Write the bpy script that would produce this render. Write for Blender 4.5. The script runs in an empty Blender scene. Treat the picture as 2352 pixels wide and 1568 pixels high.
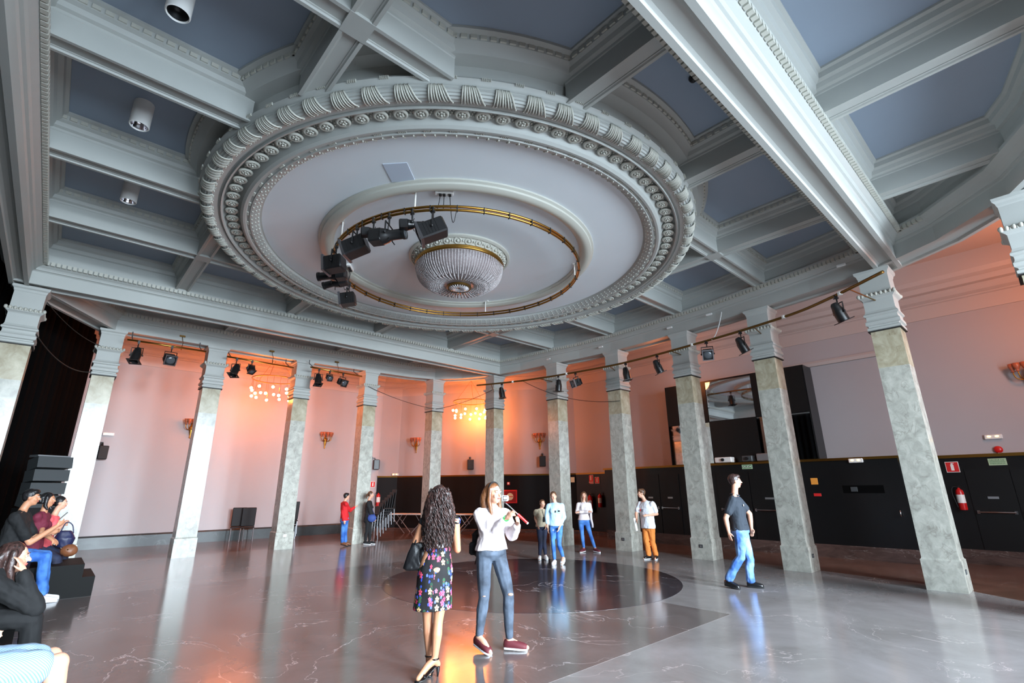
import bpy, bmesh, math, random
from mathutils import Vector, Matrix, noise
random.seed(7)
SC = bpy.context.scene
COL = SC.collection
PI = math.pi
# ------------------------------------------------------------------ tagging
def tag(o, label=None, cat=None, group=None, kind=None):
    if label: o['label'] = label
    if cat: o['category'] = cat
    if group: o['group'] = group
    if kind: o['kind'] = kind
    return o
def empty(name, loc, label=None, cat=None, group=None, rz=0, kind=None):
    o = bpy.data.objects.new(name, None)
    o.empty_display_size = .2
    COL.objects.link(o); o.location = loc; o.rotation_euler = (0, 0, rz)
    return tag(o, label, cat, group, kind)
def copy_tree(o, parent=None):
    c = o.copy(); COL.objects.link(c); c.parent = parent
    for ch in list(o.children): copy_tree(ch, c)
    return c
# ------------------------------------------------------------------ mesh builder
class MB:
    def __init__(s): s.v = []; s.f = []; s.m = []; s.M = Matrix.Identity(4); s.mi = 0
    def add(s, vs, fs):
        b = len(s.v); M = s.M
        s.v += [tuple(M @ Vector(p)) for p in vs]
        for f in fs: s.f.append(tuple(b + i for i in f)); s.m.append(s.mi)
    def box(s, x0, x1, y0, y1, z0, z1):
        s.add([(x0,y0,z0),(x1,y0,z0),(x1,y1,z0),(x0,y1,z0),(x0,y0,z1),(x1,y0,z1),(x1,y1,z1),(x0,y1,z1)],
              [(0,3,2,1),(4,5,6,7),(0,1,5,4),(1,2,6,5),(2,3,7,6),(3,0,4,7)])
    def cbox(s, c, d, rz=0):
        M = s.M; s.M = M @ Matrix.Translation(c) @ Matrix.Rotation(rz, 4, 'Z')
        s.box(-d[0]/2, d[0]/2, -d[1]/2, d[1]/2, -d[2]/2, d[2]/2); s.M = M
    def bbox(s, c, d, b=.01, R=None):     # bevelled box
        M = s.M; s.M = M @ Matrix.Translation(c) @ (R if R else Matrix.Identity(4))
        x, y, z = d[0]/2, d[1]/2, d[2]/2; vs = []
        for zz, k in ((-z, b), (-z+b, 0), (z-b, 0), (z, b)):
            X, Y = x-k, y-k; e = b if k == 0 else b*.6
            for (sx, sy) in ((-1,-1),(1,-1),(1,1),(-1,1)):
                p = [(sx*X, sy*(Y-e), zz), (sx*(X-e), sy*Y, zz)]
                if sx*sy > 0: vs += p
                else: vs += p[::-1]
        n = 8; fs = [tuple(range(n))[::-1], tuple(range(3*n, 4*n))]
        for j in range(3):
            for i in range(n): fs.append((j*n+i, j*n+(i+1) % n, (j+1)*n+(i+1) % n, (j+1)*n+i))
        s.add(vs, fs); s.M = M
    def lathe(s, pr, n=32, c=(0,0,0), a0=0, a1=None, close=False):
        full = a1 is None; a1 = a0+2*PI if full else a1
        k = len(pr); m = n if full else n+1; vs = []
        for i in range(m):
            a = a0+(a1-a0)*i/n; ca, sa = math.cos(a), math.sin(a)
            vs += [(c[0]+r*ca, c[1]+r*sa, c[2]+z) for r, z in pr]
        fs = []
        for i in range(n):
            j = (i+1) % m
            for q in range(k-1): fs.append((i*k+q, j*k+q, j*k+q+1, i*k+q+1))
        s.add(vs, fs)
        if full and close:
            for q, fl in ((0, True), (k-1, False)):
                if pr[q][0] > 1e-6:
                    ring = [i*k+q for i in range(m)]; b = len(s.v)-len(vs)
                    s.f.append(tuple(b+i for i in (ring[::-1] if fl else ring))); s.m.append(s.mi)
    def tube(s, pts, r, n=8, cap=True):
        pts = [Vector(p) for p in pts]; rs = r if isinstance(r, (list, tuple)) else [r]*len(pts)
        vs = []; up = None
        for i, p in enumerate(pts):
            a = pts[max(i-1, 0)]; b = pts[min(i+1, len(pts)-1)]; t = (b-a)
            t = t.normalized() if t.length > 1e-9 else Vector((0,0,1))
            if up is None: up = Vector((0,0,1)) if abs(t.z) < .9 else Vector((1,0,0))
            x = t.cross(up).normalized(); y = x.cross(t).normalized(); up = y
            for k in range(n):
                w = 2*PI*k/n; vs.append(tuple(p+(x*math.cos(w)+y*math.sin(w))*rs[i]))
        fs = []
        for i in range(len(pts)-1):
            for k in range(n):
                k2 = (k+1) % n; fs.append((i*n+k, i*n+k2, (i+1)*n+k2, (i+1)*n+k))
        if cap: fs.append(tuple(range(n))[::-1]); fs.append(tuple((len(pts)-1)*n+k for k in range(n)))
        s.add(vs, fs)
    def sweep(s, path, prof, closed=False, caps=True):
        # prof: (offset to the left of travel, z); mitred along a plan polyline
        P = [Vector((p[0], p[1])) for p in path]; n = len(P); k = len(prof); vs = []
        for i in range(n):
            if closed: a, b = P[i-1], P[(i+1) % n]
            else: a, b = P[max(i-1, 0)], P[min(i+1, n-1)]
            d1 = (P[i]-a).normalized() if (P[i]-a).length > 0 else None
            d2 = (b-P[i]).normalized() if (b-P[i]).length > 0 else None
            if d1 is None: d1 = d2
            if d2 is None: d2 = d1
            n1 = Vector((-d1.y, d1.x)); n2 = Vector((-d2.y, d2.x)); m = (n1+n2).normalized()
            m = m / max(.3, m.dot(n1))
            vs += [(P[i].x+m.x*o, P[i].y+m.y*o, z) for o, z in prof]
        fs = []
        for i in range(n if closed else n-1):
            j = (i+1) % n
            for q in range(k-1): fs.append((i*k+q, j*k+q, j*k+q+1, i*k+q+1))
        if caps and not closed: fs.append(tuple(range(k))); fs.append(tuple((n-1)*k+q for q in range(k))[::-1])
        s.add(vs, fs)
    def ball(s, c, r, n=10, m=6):
        rr = r if isinstance(r, (tuple, list)) else (r, r, r); vs = [(c[0], c[1], c[2]-rr[2])]
        for j in range(1, m):
            t = PI*j/m
            for i in range(n):
                a = 2*PI*i/n; vs.append((c[0]+rr[0]*math.sin(t)*math.cos(a), c[1]+rr[1]*math.sin(t)*math.sin(a), c[2]-rr[2]*math.cos(t)))
        vs.append((c[0], c[1], c[2]+rr[2])); fs = []
        for i in range(n):
            i2 = (i+1) % n; fs.append((0, 1+i2, 1+i))
            for j in range(m-2): fs.append((1+j*n+i, 1+j*n+i2, 1+(j+1)*n+i2, 1+(j+1)*n+i))
            fs.append((1+(m-2)*n+i, 1+(m-2)*n+i2, len(vs)-1))
        s.add(vs, fs)
    def poly(s, pts, z): s.add([(p[0], p[1], z) for p in pts], [tuple(range(len(pts)))])
    def prism(s, pts, z0, z1):
        n = len(pts); s.add([(p[0],p[1],z0) for p in pts]+[(p[0],p[1],z1) for p in pts],
            [tuple(range(n))[::-1], tuple(range(n, 2*n))]+[(i, (i+1) % n, n+(i+1) % n, n+i) for i in range(n)])
    def build(s, name, mats, parent=None, smooth=False, loc=None, fix=True, **kw):
        me = bpy.data.meshes.new(name); me.from_pydata(s.v, [], s.f)
        mats = mats if isinstance(mats, (list, tuple)) else [mats]
        for m in mats: me.materials.append(m)
        if len(mats) > 1: me.polygons.foreach_set('material_index', s.m)
        if fix:
            b = bmesh.new(); b.from_mesh(me); bmesh.ops.recalc_face_normals(b, faces=b.faces); b.to_mesh(me); b.free()
        if smooth:
            me.polygons.foreach_set('use_smooth', [True]*len(me.polygons))
            if smooth != 'all':
                b = bmesh.new(); b.from_mesh(me)
                for e in b.edges:
                    if len(e.link_faces) == 2 and e.calc_face_angle(0) > math.radians(38): e.smooth = False
                b.to_mesh(me); b.free()
        o = bpy.data.objects.new(name, me); COL.objects.link(o)
        if parent: o.parent = parent
        if loc: o.location = loc
        return tag(o, **kw)
# ------------------------------------------------------------------ materials
def srgb(r, g, b):
    f = lambda c: (c/255/12.92) if c/255 <= .04045 else ((c/255+.055)/1.055)**2.4
    return (f(r), f(g), f(b), 1)
def mat(name, col, rough=.6, metal=0, bump=0, bscale=40, var=0, vscale=6, emit=0, ecol=None, spec=None, alpha=None, coat=0):
    m = bpy.data.materials.new(name); m.use_nodes = True; N = m.node_tree.nodes; L = m.node_tree.links
    b = N['Principled BSDF']; b.inputs['Roughness'].default_value = rough; b.inputs['Metallic'].default_value = metal
    b.inputs['Base Color'].default_value = col
    if spec is not None: b.inputs['Specular IOR Level'].default_value = spec
    if coat: b.inputs['Coat Weight'].default_value = coat
    tc = N.new('ShaderNodeTexCoord')
    if var:
        t = N.new('ShaderNodeTexNoise'); t.inputs['Scale'].default_value = vscale; t.inputs['Detail'].default_value = 5
        L.new(tc.outputs['Object'], t.inputs['Vector'])
        mx = N.new('ShaderNodeMix'); mx.data_type = 'RGBA'
        mx.inputs['A'].default_value = tuple(c*(1-var) for c in col[:3])+(1,); mx.inputs['B'].default_value = tuple(min(1, c*(1+var)) for c in col[:3])+(1,)
        L.new(t.outputs['Fac'], mx.inputs['Factor']); L.new(mx.outputs['Result'], b.inputs['Base Color'])
    if bump:
        t = N.new('ShaderNodeTexNoise'); t.inputs['Scale'].default_value = bscale; t.inputs['Detail'].default_value = 4
        L.new(tc.outputs['Object'], t.inputs['Vector'])
        bp = N.new('ShaderNodeBump'); bp.inputs['Strength'].default_value = bump; bp.inputs['Distance'].default_value = .01
        L.new(t.outputs['Fac'], bp.inputs['Height']); L.new(bp.outputs['Normal'], b.inputs['Normal'])
    if emit:
        b.inputs['Emission Color'].default_value = ecol or col; b.inputs['Emission Strength'].default_value = emit
    return m
def veined(name, base, alt, vein, scale=1.2, vscale=1.0, vwidth=.03, rough=.15, vamt=1.0, stretch=(1,1,1), bump=0, coord='Object', vdist=1.0):
    m = bpy.data.materials.new(name); m.use_nodes = True; N = m.node_tree.nodes; L = m.node_tree.links
    b = N['Principled BSDF']; b.inputs['Roughness'].default_value = rough
    tc = N.new('ShaderNodeTexCoord'); mp = N.new('ShaderNodeMapping'); mp.inputs['Scale'].default_value = stretch
    L.new(tc.outputs[coord], mp.inputs['Vector'])
    n1 = N.new('ShaderNodeTexNoise'); n1.inputs['Scale'].default_value = scale; n1.inputs['Detail'].default_value = 8; n1.inputs['Roughness'].default_value = .65; n1.inputs['Distortion'].default_value = .5
    L.new(mp.outputs[0], n1.inputs['Vector'])
    cr = N.new('ShaderNodeValToRGB'); cr.color_ramp.elements[0].position = .32; cr.color_ramp.elements[0].color = base; cr.color_ramp.elements[1].position = .68; cr.color_ramp.elements[1].color = alt
    L.new(n1.outputs['Fac'], cr.inputs['Fac'])
    n2 = N.new('ShaderNodeTexNoise'); n2.inputs['Scale'].default_value = vscale; n2.inputs['Detail'].default_value = 6; n2.inputs['Distortion'].default_value = vdist; n2.inputs['Roughness'].default_value = .55
    L.new(mp.outputs[0], n2.inputs['Vector'])
    s1 = N.new('ShaderNodeMath'); s1.operation = 'SUBTRACT'; s1.inputs[1].default_value = .5; L.new(n2.outputs['Fac'], s1.inputs[0])
    s2 = N.new('ShaderNodeMath'); s2.operation = 'ABSOLUTE'; L.new(s1.outputs[0], s2.inputs[0])
    s3 = N.new('ShaderNodeMapRange'); s3.inputs['From Min'].default_value = 0; s3.inputs['From Max'].default_value = vwidth; s3.inputs['To Min'].default_value = vamt; s3.inputs['To Max'].default_value = 0
    L.new(s2.outputs[0], s3.inputs['Value'])
    n3 = N.new('ShaderNodeTexNoise'); n3.inputs['Scale'].default_value = scale*.8; L.new(mp.outputs[0], n3.inputs['Vector'])
    g = N.new('ShaderNodeMapRange'); g.inputs['From Min'].default_value = .42; g.inputs['From Max'].default_value = .6; L.new(n3.outputs['Fac'], g.inputs['Value'])
    ml = N.new('ShaderNodeMath'); ml.operation = 'MULTIPLY'; L.new(s3.outputs[0], ml.inputs[0]); L.new(g.outputs[0], ml.inputs[1])
    mx = N.new('ShaderNodeMix'); mx.data_type = 'RGBA'; L.new(ml.outputs[0], mx.inputs['Factor']); L.new(cr.outputs['Color'], mx.inputs['A']); mx.inputs['B'].default_value = vein
    L.new(mx.outputs['Result'], b.inputs['Base Color'])
    if bump:
        bp = N.new('ShaderNodeBump'); bp.inputs['Strength'].default_value = bump; bp.inputs['Distance'].default_value = .004
        L.new(n1.outputs['Fac'], bp.inputs['Height']); L.new(bp.outputs['Normal'], b.inputs['Normal'])
    return m
M = {}
M['plaster'] = mat('plaster_grey', srgb(171,174,170), .55, bump=.05, bscale=60, var=.03)
M['plaster_orn'] = mat('plaster_ornament', srgb(184,184,174), .5)
M['panel'] = mat('plaster_blue_panel', srgb(144,158,174), .6, var=.03, vscale=2)
M['disc'] = mat('plaster_disc', srgb(222,228,232), .6, var=.03, vscale=1.5)
M['wall'] = mat('painted_wall', srgb(170,166,168), .55, var=.02, vscale=2)
M['frieze'] = mat('painted_frieze', srgb(184,174,170), .5)
M['aisle_ceiling'] = mat('aisle_ceiling_paint', srgb(190,178,172), .6)
M['col_low'] = veined('grey_green_marble', srgb(152,152,143), srgb(192,192,182), srgb(120,114,104), 7, 3.2, .03, .24, .45, (1,1,.8))
M['col_up'] = veined('beige_marble', srgb(146,136,110), srgb(192,186,164), srgb(108,88,62), 3, 2, .04, .25, .5)
M['floor'] = veined('pale_brown_marble_floor', srgb(122,118,116), srgb(146,142,142), srgb(196,186,184), .9, .8, .006, .16, .7)
M['inlay'] = veined('brown_marble_inlay', srgb(94,87,85), srgb(116,108,106), srgb(200,190,190), 1.0, .75, .006, .14, .85)
M['inlay2'] = veined('dark_round_marble_inlay', srgb(50,46,50), srgb(66,60,64), srgb(190,184,186), 1.0, .75, .005, .13, .8)
M['aislefloor'] = veined('red_brown_marble_floor', srgb(92,66,54), srgb(120,88,74), srgb(180,160,150), 1.0, .8, .008, .14, .6)
M['brownbase'] = veined('brown_marble_skirting', srgb(60,46,42), srgb(92,72,66), srgb(140,130,126), 1.5, 1.5, .015, .2, .6, (1,1,4))
M['greenbase'] = veined('green_marble_skirting', srgb(30,38,40), srgb(50,60,62), srgb(110,120,120), 1.5, 1.5, .015, .4, .5)
M['black'] = mat('black_gloss_panel', srgb(17,18,19), .3, bump=.02)
M['blackdoor'] = mat('black_door_panel', srgb(13,14,15), .35)
M['cloth_black'] = mat('black_velvet', (.0025,.0025,.0025,1), .95, spec=.05)
M['stage_black'] = mat('stage_black', srgb(7,8,8), .7, spec=.2)
M['brass'] = mat('brass', srgb(170,128,62), .3, 1)
M['oldbrass'] = mat('dark_brass', srgb(130,100,54), .4, .9)
M['gold'] = mat('gilt', srgb(176,124,52), .35, 1)
M['lampblack'] = mat('lamp_housing_black', srgb(24,24,25), .35)
M['lampsilver'] = mat('lamp_bare_metal', srgb(150,150,155), .3, 1)
M['lens'] = mat('lamp_lens', srgb(90,95,100), .08, .3)
M['white'] = mat('white_plastic', srgb(225,225,222), .4)
M['whitepaint'] = mat('white_metal_paint', srgb(222,220,214), .4)
M['rubber'] = mat('black_cable', srgb(22,22,22), .6)
M['red'] = mat('extinguisher_red', srgb(196,24,24), .3)
M['signred'] = mat('sign_red', srgb(206,40,40), .4)
M['signgreen'] = mat('sign_pale_green', srgb(170,196,160), .4)
M['signwhite'] = mat('sign_white', srgb(235,232,226), .4)
M['chrome'] = mat('chrome', srgb(200,200,205), .15, 1)
M['alu'] = mat('aluminium', srgb(190,195,200), .35, .9)
M['mirror'] = mat('mirror', srgb(225,225,228), .03, 1)
M['globe'] = mat('lit_globe', srgb(255,214,150), .4, emit=165, ecol=(1,.23,.045,1))
M['globe_dim'] = mat('lit_candle_bulb', srgb(255,190,120), .4, emit=5, ecol=(1,.42,.12,1))
M['emlamp'] = mat('emergency_lamp_lit', srgb(255,200,80), .4, emit=6, ecol=(1,.6,.12,1))
M['crystal'] = mat('crystal_bead', srgb(226,220,220), .08, 0, spec=.9, coat=.5)
M['hatch'] = mat('painted_hatch', srgb(190,200,214), .5)
M['bowl_inner'] = mat('bowl_pale_glass', srgb(140,130,130), .2, bump=.6, bscale=90, var=.25, vscale=30)
M['amber_glass'] = mat('amber_glass', srgb(170,96,66), .15, coat=.3)
M['speaker_grey'] = mat('dark_grey_cabinet', srgb(62,66,68), .5, bump=.05)
M['sign_green_dark'] = mat('sign_dark_green', srgb(60,110,66), .4)
M['dark_red'] = mat('dark_red_paint', srgb(140,30,28), .35)
M['cream'] = mat('cream_print', srgb(222,210,170), .5)
M['amber'] = mat('orange_print', srgb(226,150,60), .5)
M['chairblack'] = mat('black_chair_fabric', srgb(24,24,26), .6, bump=.1)
b_ = M['crystal'].node_tree.nodes['Principled BSDF']; b_.inputs['Transmission Weight'].default_value = .45
# ------------------------------------------------------------------ camera
A_ = .7402; PT = .2943; RO = .0074
def rawdir(x, y, z):
    c, s = math.cos(RO), math.sin(RO); x, z = c*x+s*z, -s*x+c*z
    c, s = math.cos(PT), math.sin(PT); y, z = c*y-s*z, s*y+c*z
    c, s = math.cos(A_), math.sin(A_); return Vector((x*c+y*s, -x*s+y*c, z))
rx, ry, rz_ = rawdir(1,0,0), rawdir(0,1,0), rawdir(0,0,1)
cam = bpy.data.objects.new('camera', bpy.data.cameras.new('camera')); COL.objects.link(cam)
cam.matrix_world = Matrix(((rx.x, rz_.x, -ry.x, 0), (rx.y, rz_.y, -ry.y, 0), (rx.z, rz_.z, -ry.z, 1.64), (0,0,0,1)))
cam.data.sensor_width = 36; cam.data.lens = 36*1122.16/2352; cam.data.clip_start = .05; cam.data.clip_end = 200
SC.camera = cam
"""Plan: x,y in metres, camera stands at 0,0; the columned hall lies towards +x,+y."""
HC = (5.33, 7.4)
# ------------------------------------------------------------------ floor
colonnade = [(-1.03,13.8),(.5,16.25),(2.95,16.3),(5.48,16.35),(7.8,16.2),(10.4,15.85),(11.75,13.85),(12.08,11.0),(12.36,8.72),(12.22,6.36),(11.92,4.16),(11.4,1.74),(9.85,-.4)]
near_cols = [(7.6,-1.1),(5.3,-1.3),(2.9,-1.3),(.5,-1.5),(-1.4,1.1)]
inner = [(-1.3,1.1),(-1.3,13.6),(.4,16.5),(2.95,16.5),(5.48,16.55),(7.8,16.4),(10.5,16.0),(11.95,14.0),(12.3,11.0),(12.58,8.72),(12.45,6.36),(12.15,4.16),(11.65,1.7),(10.0,-.6),(7.6,-1.3),(2.9,-1.5),(.5,-1.7)]
f = MB()
outer = [(-3.2,-5.4),(-3.2,22),(9.6,22),(16.2,22),(16.2,-5.4)]
f.mi = 0; f.poly(inner, 0.0)
f.mi = 1
# ring between the hall and the walls, as quads fanned around the hall outline
def far(p):
    d = Vector((p[0]-HC[0], p[1]-HC[1])); k = 1e9
    for lim, c0, dd in ((16.2, HC[0], d.x), (-3.2, HC[0], d.x), (22, HC[1], d.y), (-5.4, HC[1], d.y)):
        if abs(dd) > 1e-6 and (lim-c0)/dd > 0: k = min(k, (lim-c0)/dd)
    return (HC[0]+d.x*k, HC[1]+d.y*k)
n = len(inner); oc = [far(p) for p in inner]
for i in range(n):
    j = (i+1) % n; f.add([(*inner[i],0),(*inner[j],0),(*oc[j],0),(*oc[i],0)], [(0,1,2,3)])
for c in ((16.2,22),(-3.2,22),(16.2,-5.4),(-3.2,-5.4)):
    i = min(range(n), key=lambda q: (Vector(oc[q])-Vector(c)).length if abs(oc[q][0]-c[0]) < .01 else 99)
    j = min(range(n), key=lambda q: (Vector(oc[q])-Vector(c)).length if abs(oc[q][1]-c[1]) < .01 else 99)
    f.add([(*oc[i],0),(*oc[j],0),(*c,0)], [(0,1,2)])
fl = f.build('floor', [M['floor'], M['aislefloor']], kind='structure')
def arc(c, r, a0, a1, k=40): return [(c[0]+r*math.cos(math.radians(a0+(a1-a0)*i/k)), c[1]+r*math.sin(math.radians(a0+(a1-a0)*i/k))) for i in range(k+1)]
f = MB()
f.prism([(-.6,3.5),(7.17,3.5),(7.17,11.3),(-.6,11.3)], 0.0, .002)
f.build('trim_1', M['inlay'], kind='structure', label='brown veined marble rectangle in the hall floor')
f = MB(); f.prism(arc((7.2,7.4),2.78,0,360,90)[:-1], 0.0, .004)
f.build('trim_19', M['inlay2'], kind='structure', label='dark round marble inlay in the hall floor')
# ------------------------------------------------------------------ ceiling
ZC = 6.72
f = MB(); f.poly([(-4.6,-5.6),(16.4,-5.6),(16.4,22.2),(-4.6,22.2)], 6.98)
f.build('ceiling', M['aisle_ceiling'], kind='structure')
f = MB(); f.poly([(-1.2,1.2),(-1.2,13.6),(.5,16.2),(8,16.3),(10.4,15.9),(11.8,13.9),(12.2,11),(12.45,8.7),(12.3,6.3),(12,4.1),(11.5,1.7),(9.9,-.5),(7.6,-1.1),(2.9,-1.3),(.5,-1.3)], ZC)
f.build('trim_2', M['panel'], kind='structure', label='blue grey flat panels of the coffered ceiling')
prof = [(-.30,ZC),(-.30,6.69),(-.265,6.67),(-.255,6.60),(-.21,6.575),(-.19,6.52),(-.15,6.50),(-.145,6.47),(-.135,6.46),(-.135,6.18),(-.095,6.18),(-.085,6.20),(-.07,6.205),(-.07,6.215),
        (.07,6.215),(.07,6.205),(.085,6.20),(.095,6.18),(.135,6.18),(.135,6.46),(.145,6.47),(.15,6.50),(.19,6.52),(.21,6.575),(.255,6.60),(.265,6.67),(.30,6.69),(.30,ZC)]
UL = [1.45,3.95,6.5,9.2]; VL = [3.9,6.2,8.55,10.9]
U0, U1, V0, V1 = -1.1, 12.3, 1.5, 13.4
S1U = -1.08
Rd = 4.46
def eU1(v):      # where the curved entablature over the right colonnade starts
    pts = [(11.55,13.9),(11.8,11.0),(12.08,8.72),(11.95,6.36),(11.65,4.16),(11.15,1.74)]
    for (a, b), (c, d) in zip(pts, pts[1:]):
        if d <= v <= b: return a+(c-a)*(b-v)/(b-d)+.1
    return 11.7
segs = []
for u in UL:
    d = abs(u-HC[0])
    h_ = math.sqrt(max(0, Rd*Rd-d*d)); segs += [((u, 1.5), (u, HC[1]-h_)), ((u, HC[1]+h_), (u, 13.4))]
for v in VL:
    d = abs(v-HC[1]); h_ = math.sqrt(max(0, Rd*Rd-d*d)); segs += [((-1.1, v), (HC[0]-h_, v)), ((HC[0]+h_, v), (eU1(v), v))]
f = MB()
for a, b in segs: f.sweep([a, b], prof)
for u in (UL[0], UL[3]):
    for v in (VL[0], VL[3]): f.box(u-.138, u+.138, v-.138, v+.138, 6.176, 6.3)
# beams across the two side bays
for u in (.2, 3.1, 6.5, 9.2):
    f.sweep([(u, -1.4 if u < 7 else -.9), (u, 1.3)], prof)
    f.sweep([(u, 13.6), (u, 16.2)], prof)
f.build('trim_3', M['plaster'], kind='structure', label='grid of moulded grey ceiling beams around the round medallion')
# main beams on the four sides of the square bay, with egg band and recessed soffit
def mainbeam(path, w, name, label, zb=5.72):
    p = [(0,ZC),(-.30,ZC),(-.30,6.69),(-.26,6.67),(-.25,6.60),(-.2,6.57),(-.18,6.50),(-.14,6.48),(-.13,6.36),(-.13,6.24),(-.20,6.22),(-.20,6.17),(-.13,6.10),(-.07,6.06),(-.05,6.03),(-.05,6.01),(-.02,6.0),(0,5.98),(0,zb),
         (.07,zb),(.085,zb+.035),(.12,zb+.05),(w-.12,zb+.05),(w-.085,zb+.035),(w-.07,zb),(w,zb),(w,5.98),(w+.02,6.0),(w+.05,6.01),(w+.05,6.03),(w+.07,6.06),(w+.13,6.10),(w+.2,6.17),(w+.2,6.22),(w+.13,6.24),(w+.13,6.36),(w+.14,6.48),(w+.18,6.5),(w+.2,6.57),(w+.25,6.6),(w+.26,6.67),(w+.3,6.69),(w+.3,ZC)]
    f = MB(); f.sweep(path, p[1:], caps=True)
    return f.build(name, M['plaster'], kind='structure', label=label)
mainbeam([(11.6,13.3),(-1.35,13.3)][::-1], .42, 'trim_4', 'long straight grey beam between the stage corner column and the far corner column', 5.714)
mainbeam([(-1.35,1.68),(11.4,1.68)][::-1], .40, 'trim_5', 'wide moulded pale beam crossing the upper right of the hall', 5.711)
mainbeam([(-1.08,13.6),(-1.08,1.3)][::-1], .30, 'trim_6', 'grey beam above the stage opening at the left', 5.708)
# curved entablature over the colonnade
ent = [(-.30,6.96),(-.30,6.69),(-.26,6.67),(-.25,6.60),(-.2,6.57),(-.18,6.50),(-.14,6.48),(-.13,6.36),(-.13,6.24),(-.20,6.22),(-.20,6.17),(-.13,6.10),(-.07,6.06),(-.04,6.03),(-.04,6.01),(-.01,6.0),(0,5.98),(0,5.72),
       (.10,5.72),(.12,5.76),(.40,5.76),(.42,5.72),(.50,5.72),(.50,5.95),(.56,6.0),(.56,6.2),(.66,6.3),(.66,6.4),(.8,6.5),(.8,6.96)]
path = [(-1.03+.1,13.55),(.52,15.98),(2.95,16.05),(5.48,16.1),(7.8,15.96),(9.3,15.86),(10.22,15.60),(10.9,14.8),(11.45,13.66),(11.72,12.4),(11.84,10.95),(12.03,9.9),(12.1,8.7),(12.06,7.5),(11.96,6.33),(11.85,5.2),(11.66,4.12),(11.45,2.9),(11.15,1.7),(10.55,.65),(9.6,-.3),(8.6,-.8),(7.6,-1.05),(5.3,-1.2),(2.9,-1.2),(.4,-1.1),(-1.3,1.3)]
f = MB(); f.sweep(path, ent, caps=True)
f.build('trim_7', M['plaster'], kind='structure', label='curved grey entablature running over the tops of the columns')
# egg and dart band: small blocks along every inner cornice
def along(path, step):
    out = []
    for a, b in zip(path, path[1:]):
        a, b = Vector(a), Vector(b); L_ = (b-a).length; k = max(1, int(L_/step)); d = (b-a)/L_
        for i in range(k): out.append((a+(b-a)*((i+.5)/k), math.atan2(d.y, d.x)))
    return out
f = MB()
for pth, off, st in ((path[:20], -.175, .085), ([(-1.35,13.3),(11.6,13.3)], -.175, .085), ([(-1.08,1.3),(-1.08,13.6)], -.175, .085), ([(11.4,1.68),(-1.35,1.68)], -.175, .085), ([(-1.35,1.28),(11.4,1.28)], -.175, .085)):
    for p, a in along(pth, st):
        nx, ny = -math.sin(a), math.cos(a)
        if pth[0] == (-1.08,1.3): nx, ny = 1, 0; q = (p.x+.175, p.y)
        elif pth[0] == (11.4,1.68): q = (p.x, p.y+.175)
        else: q = (p.x+nx*off, p.y+ny*off)
        f.cbox((q[0], q[1], 6.14), (.06, .06, .08), a)
f.build('trim_8', M['plaster_orn'], kind='stuff', label='egg moulding band along the cornices')
bpy.data.objects['trim_8']['kind'] = 'structure'
# small leaf band inside the coffers
f = MB()
for a, b in segs:
    for s in (-1, 1):
        for p, w in along([a, b], .11):
            nx, ny = -math.sin(w), math.cos(w)
            f.cbox((p.x+nx*s*.262, p.y+ny*s*.262, 6.635), (.075, .03, .05), w)
for i in range(260):
    w = 2*PI*i/260; f.cbox((HC[0]+4.73*math.cos(w), HC[1]+4.73*math.sin(w), 6.635), (.03, .075, .05), w)
f.build('trim_9', M['plaster_orn'], kind='structure', label='leaf moulding high inside the coffers')
# ------------------------------------------------------------------ round medallion
md = empty('ceiling_medallion', (HC[0], HC[1], 6.72), 'huge round plaster ceiling medallion with leaf rim and rosette ring', 'ceiling medallion')
f = MB()
f.lathe([(4.80,0),(4.80,-.04),(4.74,-.06),(4.72,-.12),(4.66,-.15),(4.62,-.22),(4.46,-.24),(4.44,-.44),(4.53,-.46),(4.55,-.50),(4.51,-.53),(4.50,-.555),(4.505,-.58),(4.495,-.585),(4.50,-.615),(4.485,-.618),(4.48,-.645),(4.462,-.645),(4.45,-.668),(4.43,-.665),(4.41,-.68),(4.39,-.672),(4.36,-.678),(4.345,-.668),(4.31,-.66),(4.27,-.65),(4.26,-.62),(4.235,-.62),(4.225,-.665),(4.20,-.655),(4.195,-.60),(4.15,-.55),(4.08,-.53),(4.0,-.55),(3.95,-.60),(3.94,-.655),(3.90,-.68),(3.86,-.675),(3.84,-.65),(3.81,-.65),(3.80,-.67),(3.76,-.665),(3.67,-.60),(3.66,-.56),(3.63,-.555)], 180)
f.build('rim', M['plaster'], md, smooth=True, label='stepped round rim')
f = MB(); f.lathe([(3.66,-.555),(2.0,-.552),(.0,-.55)], 120)
f.build('disc', M['disc'], md, label='flat pale blue grey centre disc')
f = MB(); f.lathe([(2.70,-.55),(2.70,-.58),(2.66,-.60),(2.655,-.63),(2.60,-.66),(2.52,-.66),(2.46,-.62),(2.46,-.6),(2.42,-.58),(2.42,-.55)], 120)
f.build('ring_moulding', M['plaster_orn'], md, smooth=True)
# dentil groups on two fillets and dots on the sloping band
f = MB()
for i in range(72):
    for k in range(5):
        w = 2*PI*(i+.5)/72+(k-2)*.0052
        f.cbox((4.552*math.cos(w), 4.552*math.sin(w), -.5), (.02, .012, .035), w)
        w = 2*PI*(i+.5)/72+(k-2)*.006
        f.cbox((3.83*math.cos(w), 3.83*math.sin(w), -.655), (.03, .012, .02), w)
f.build('dentil', M['plaster_orn'], md, kind='stuff')
f = MB()
for i in range(170):
    w = 2*PI*i/170
    for r, z in ((3.765, -.672), (3.715, -.64), (3.675, -.61)):
        f.ball((r*math.cos(w), r*math.sin(w), z), (.016,.016,.012), 5, 3)
f.build('bead_dot', M['plaster_orn'], md, kind='stuff')
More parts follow.
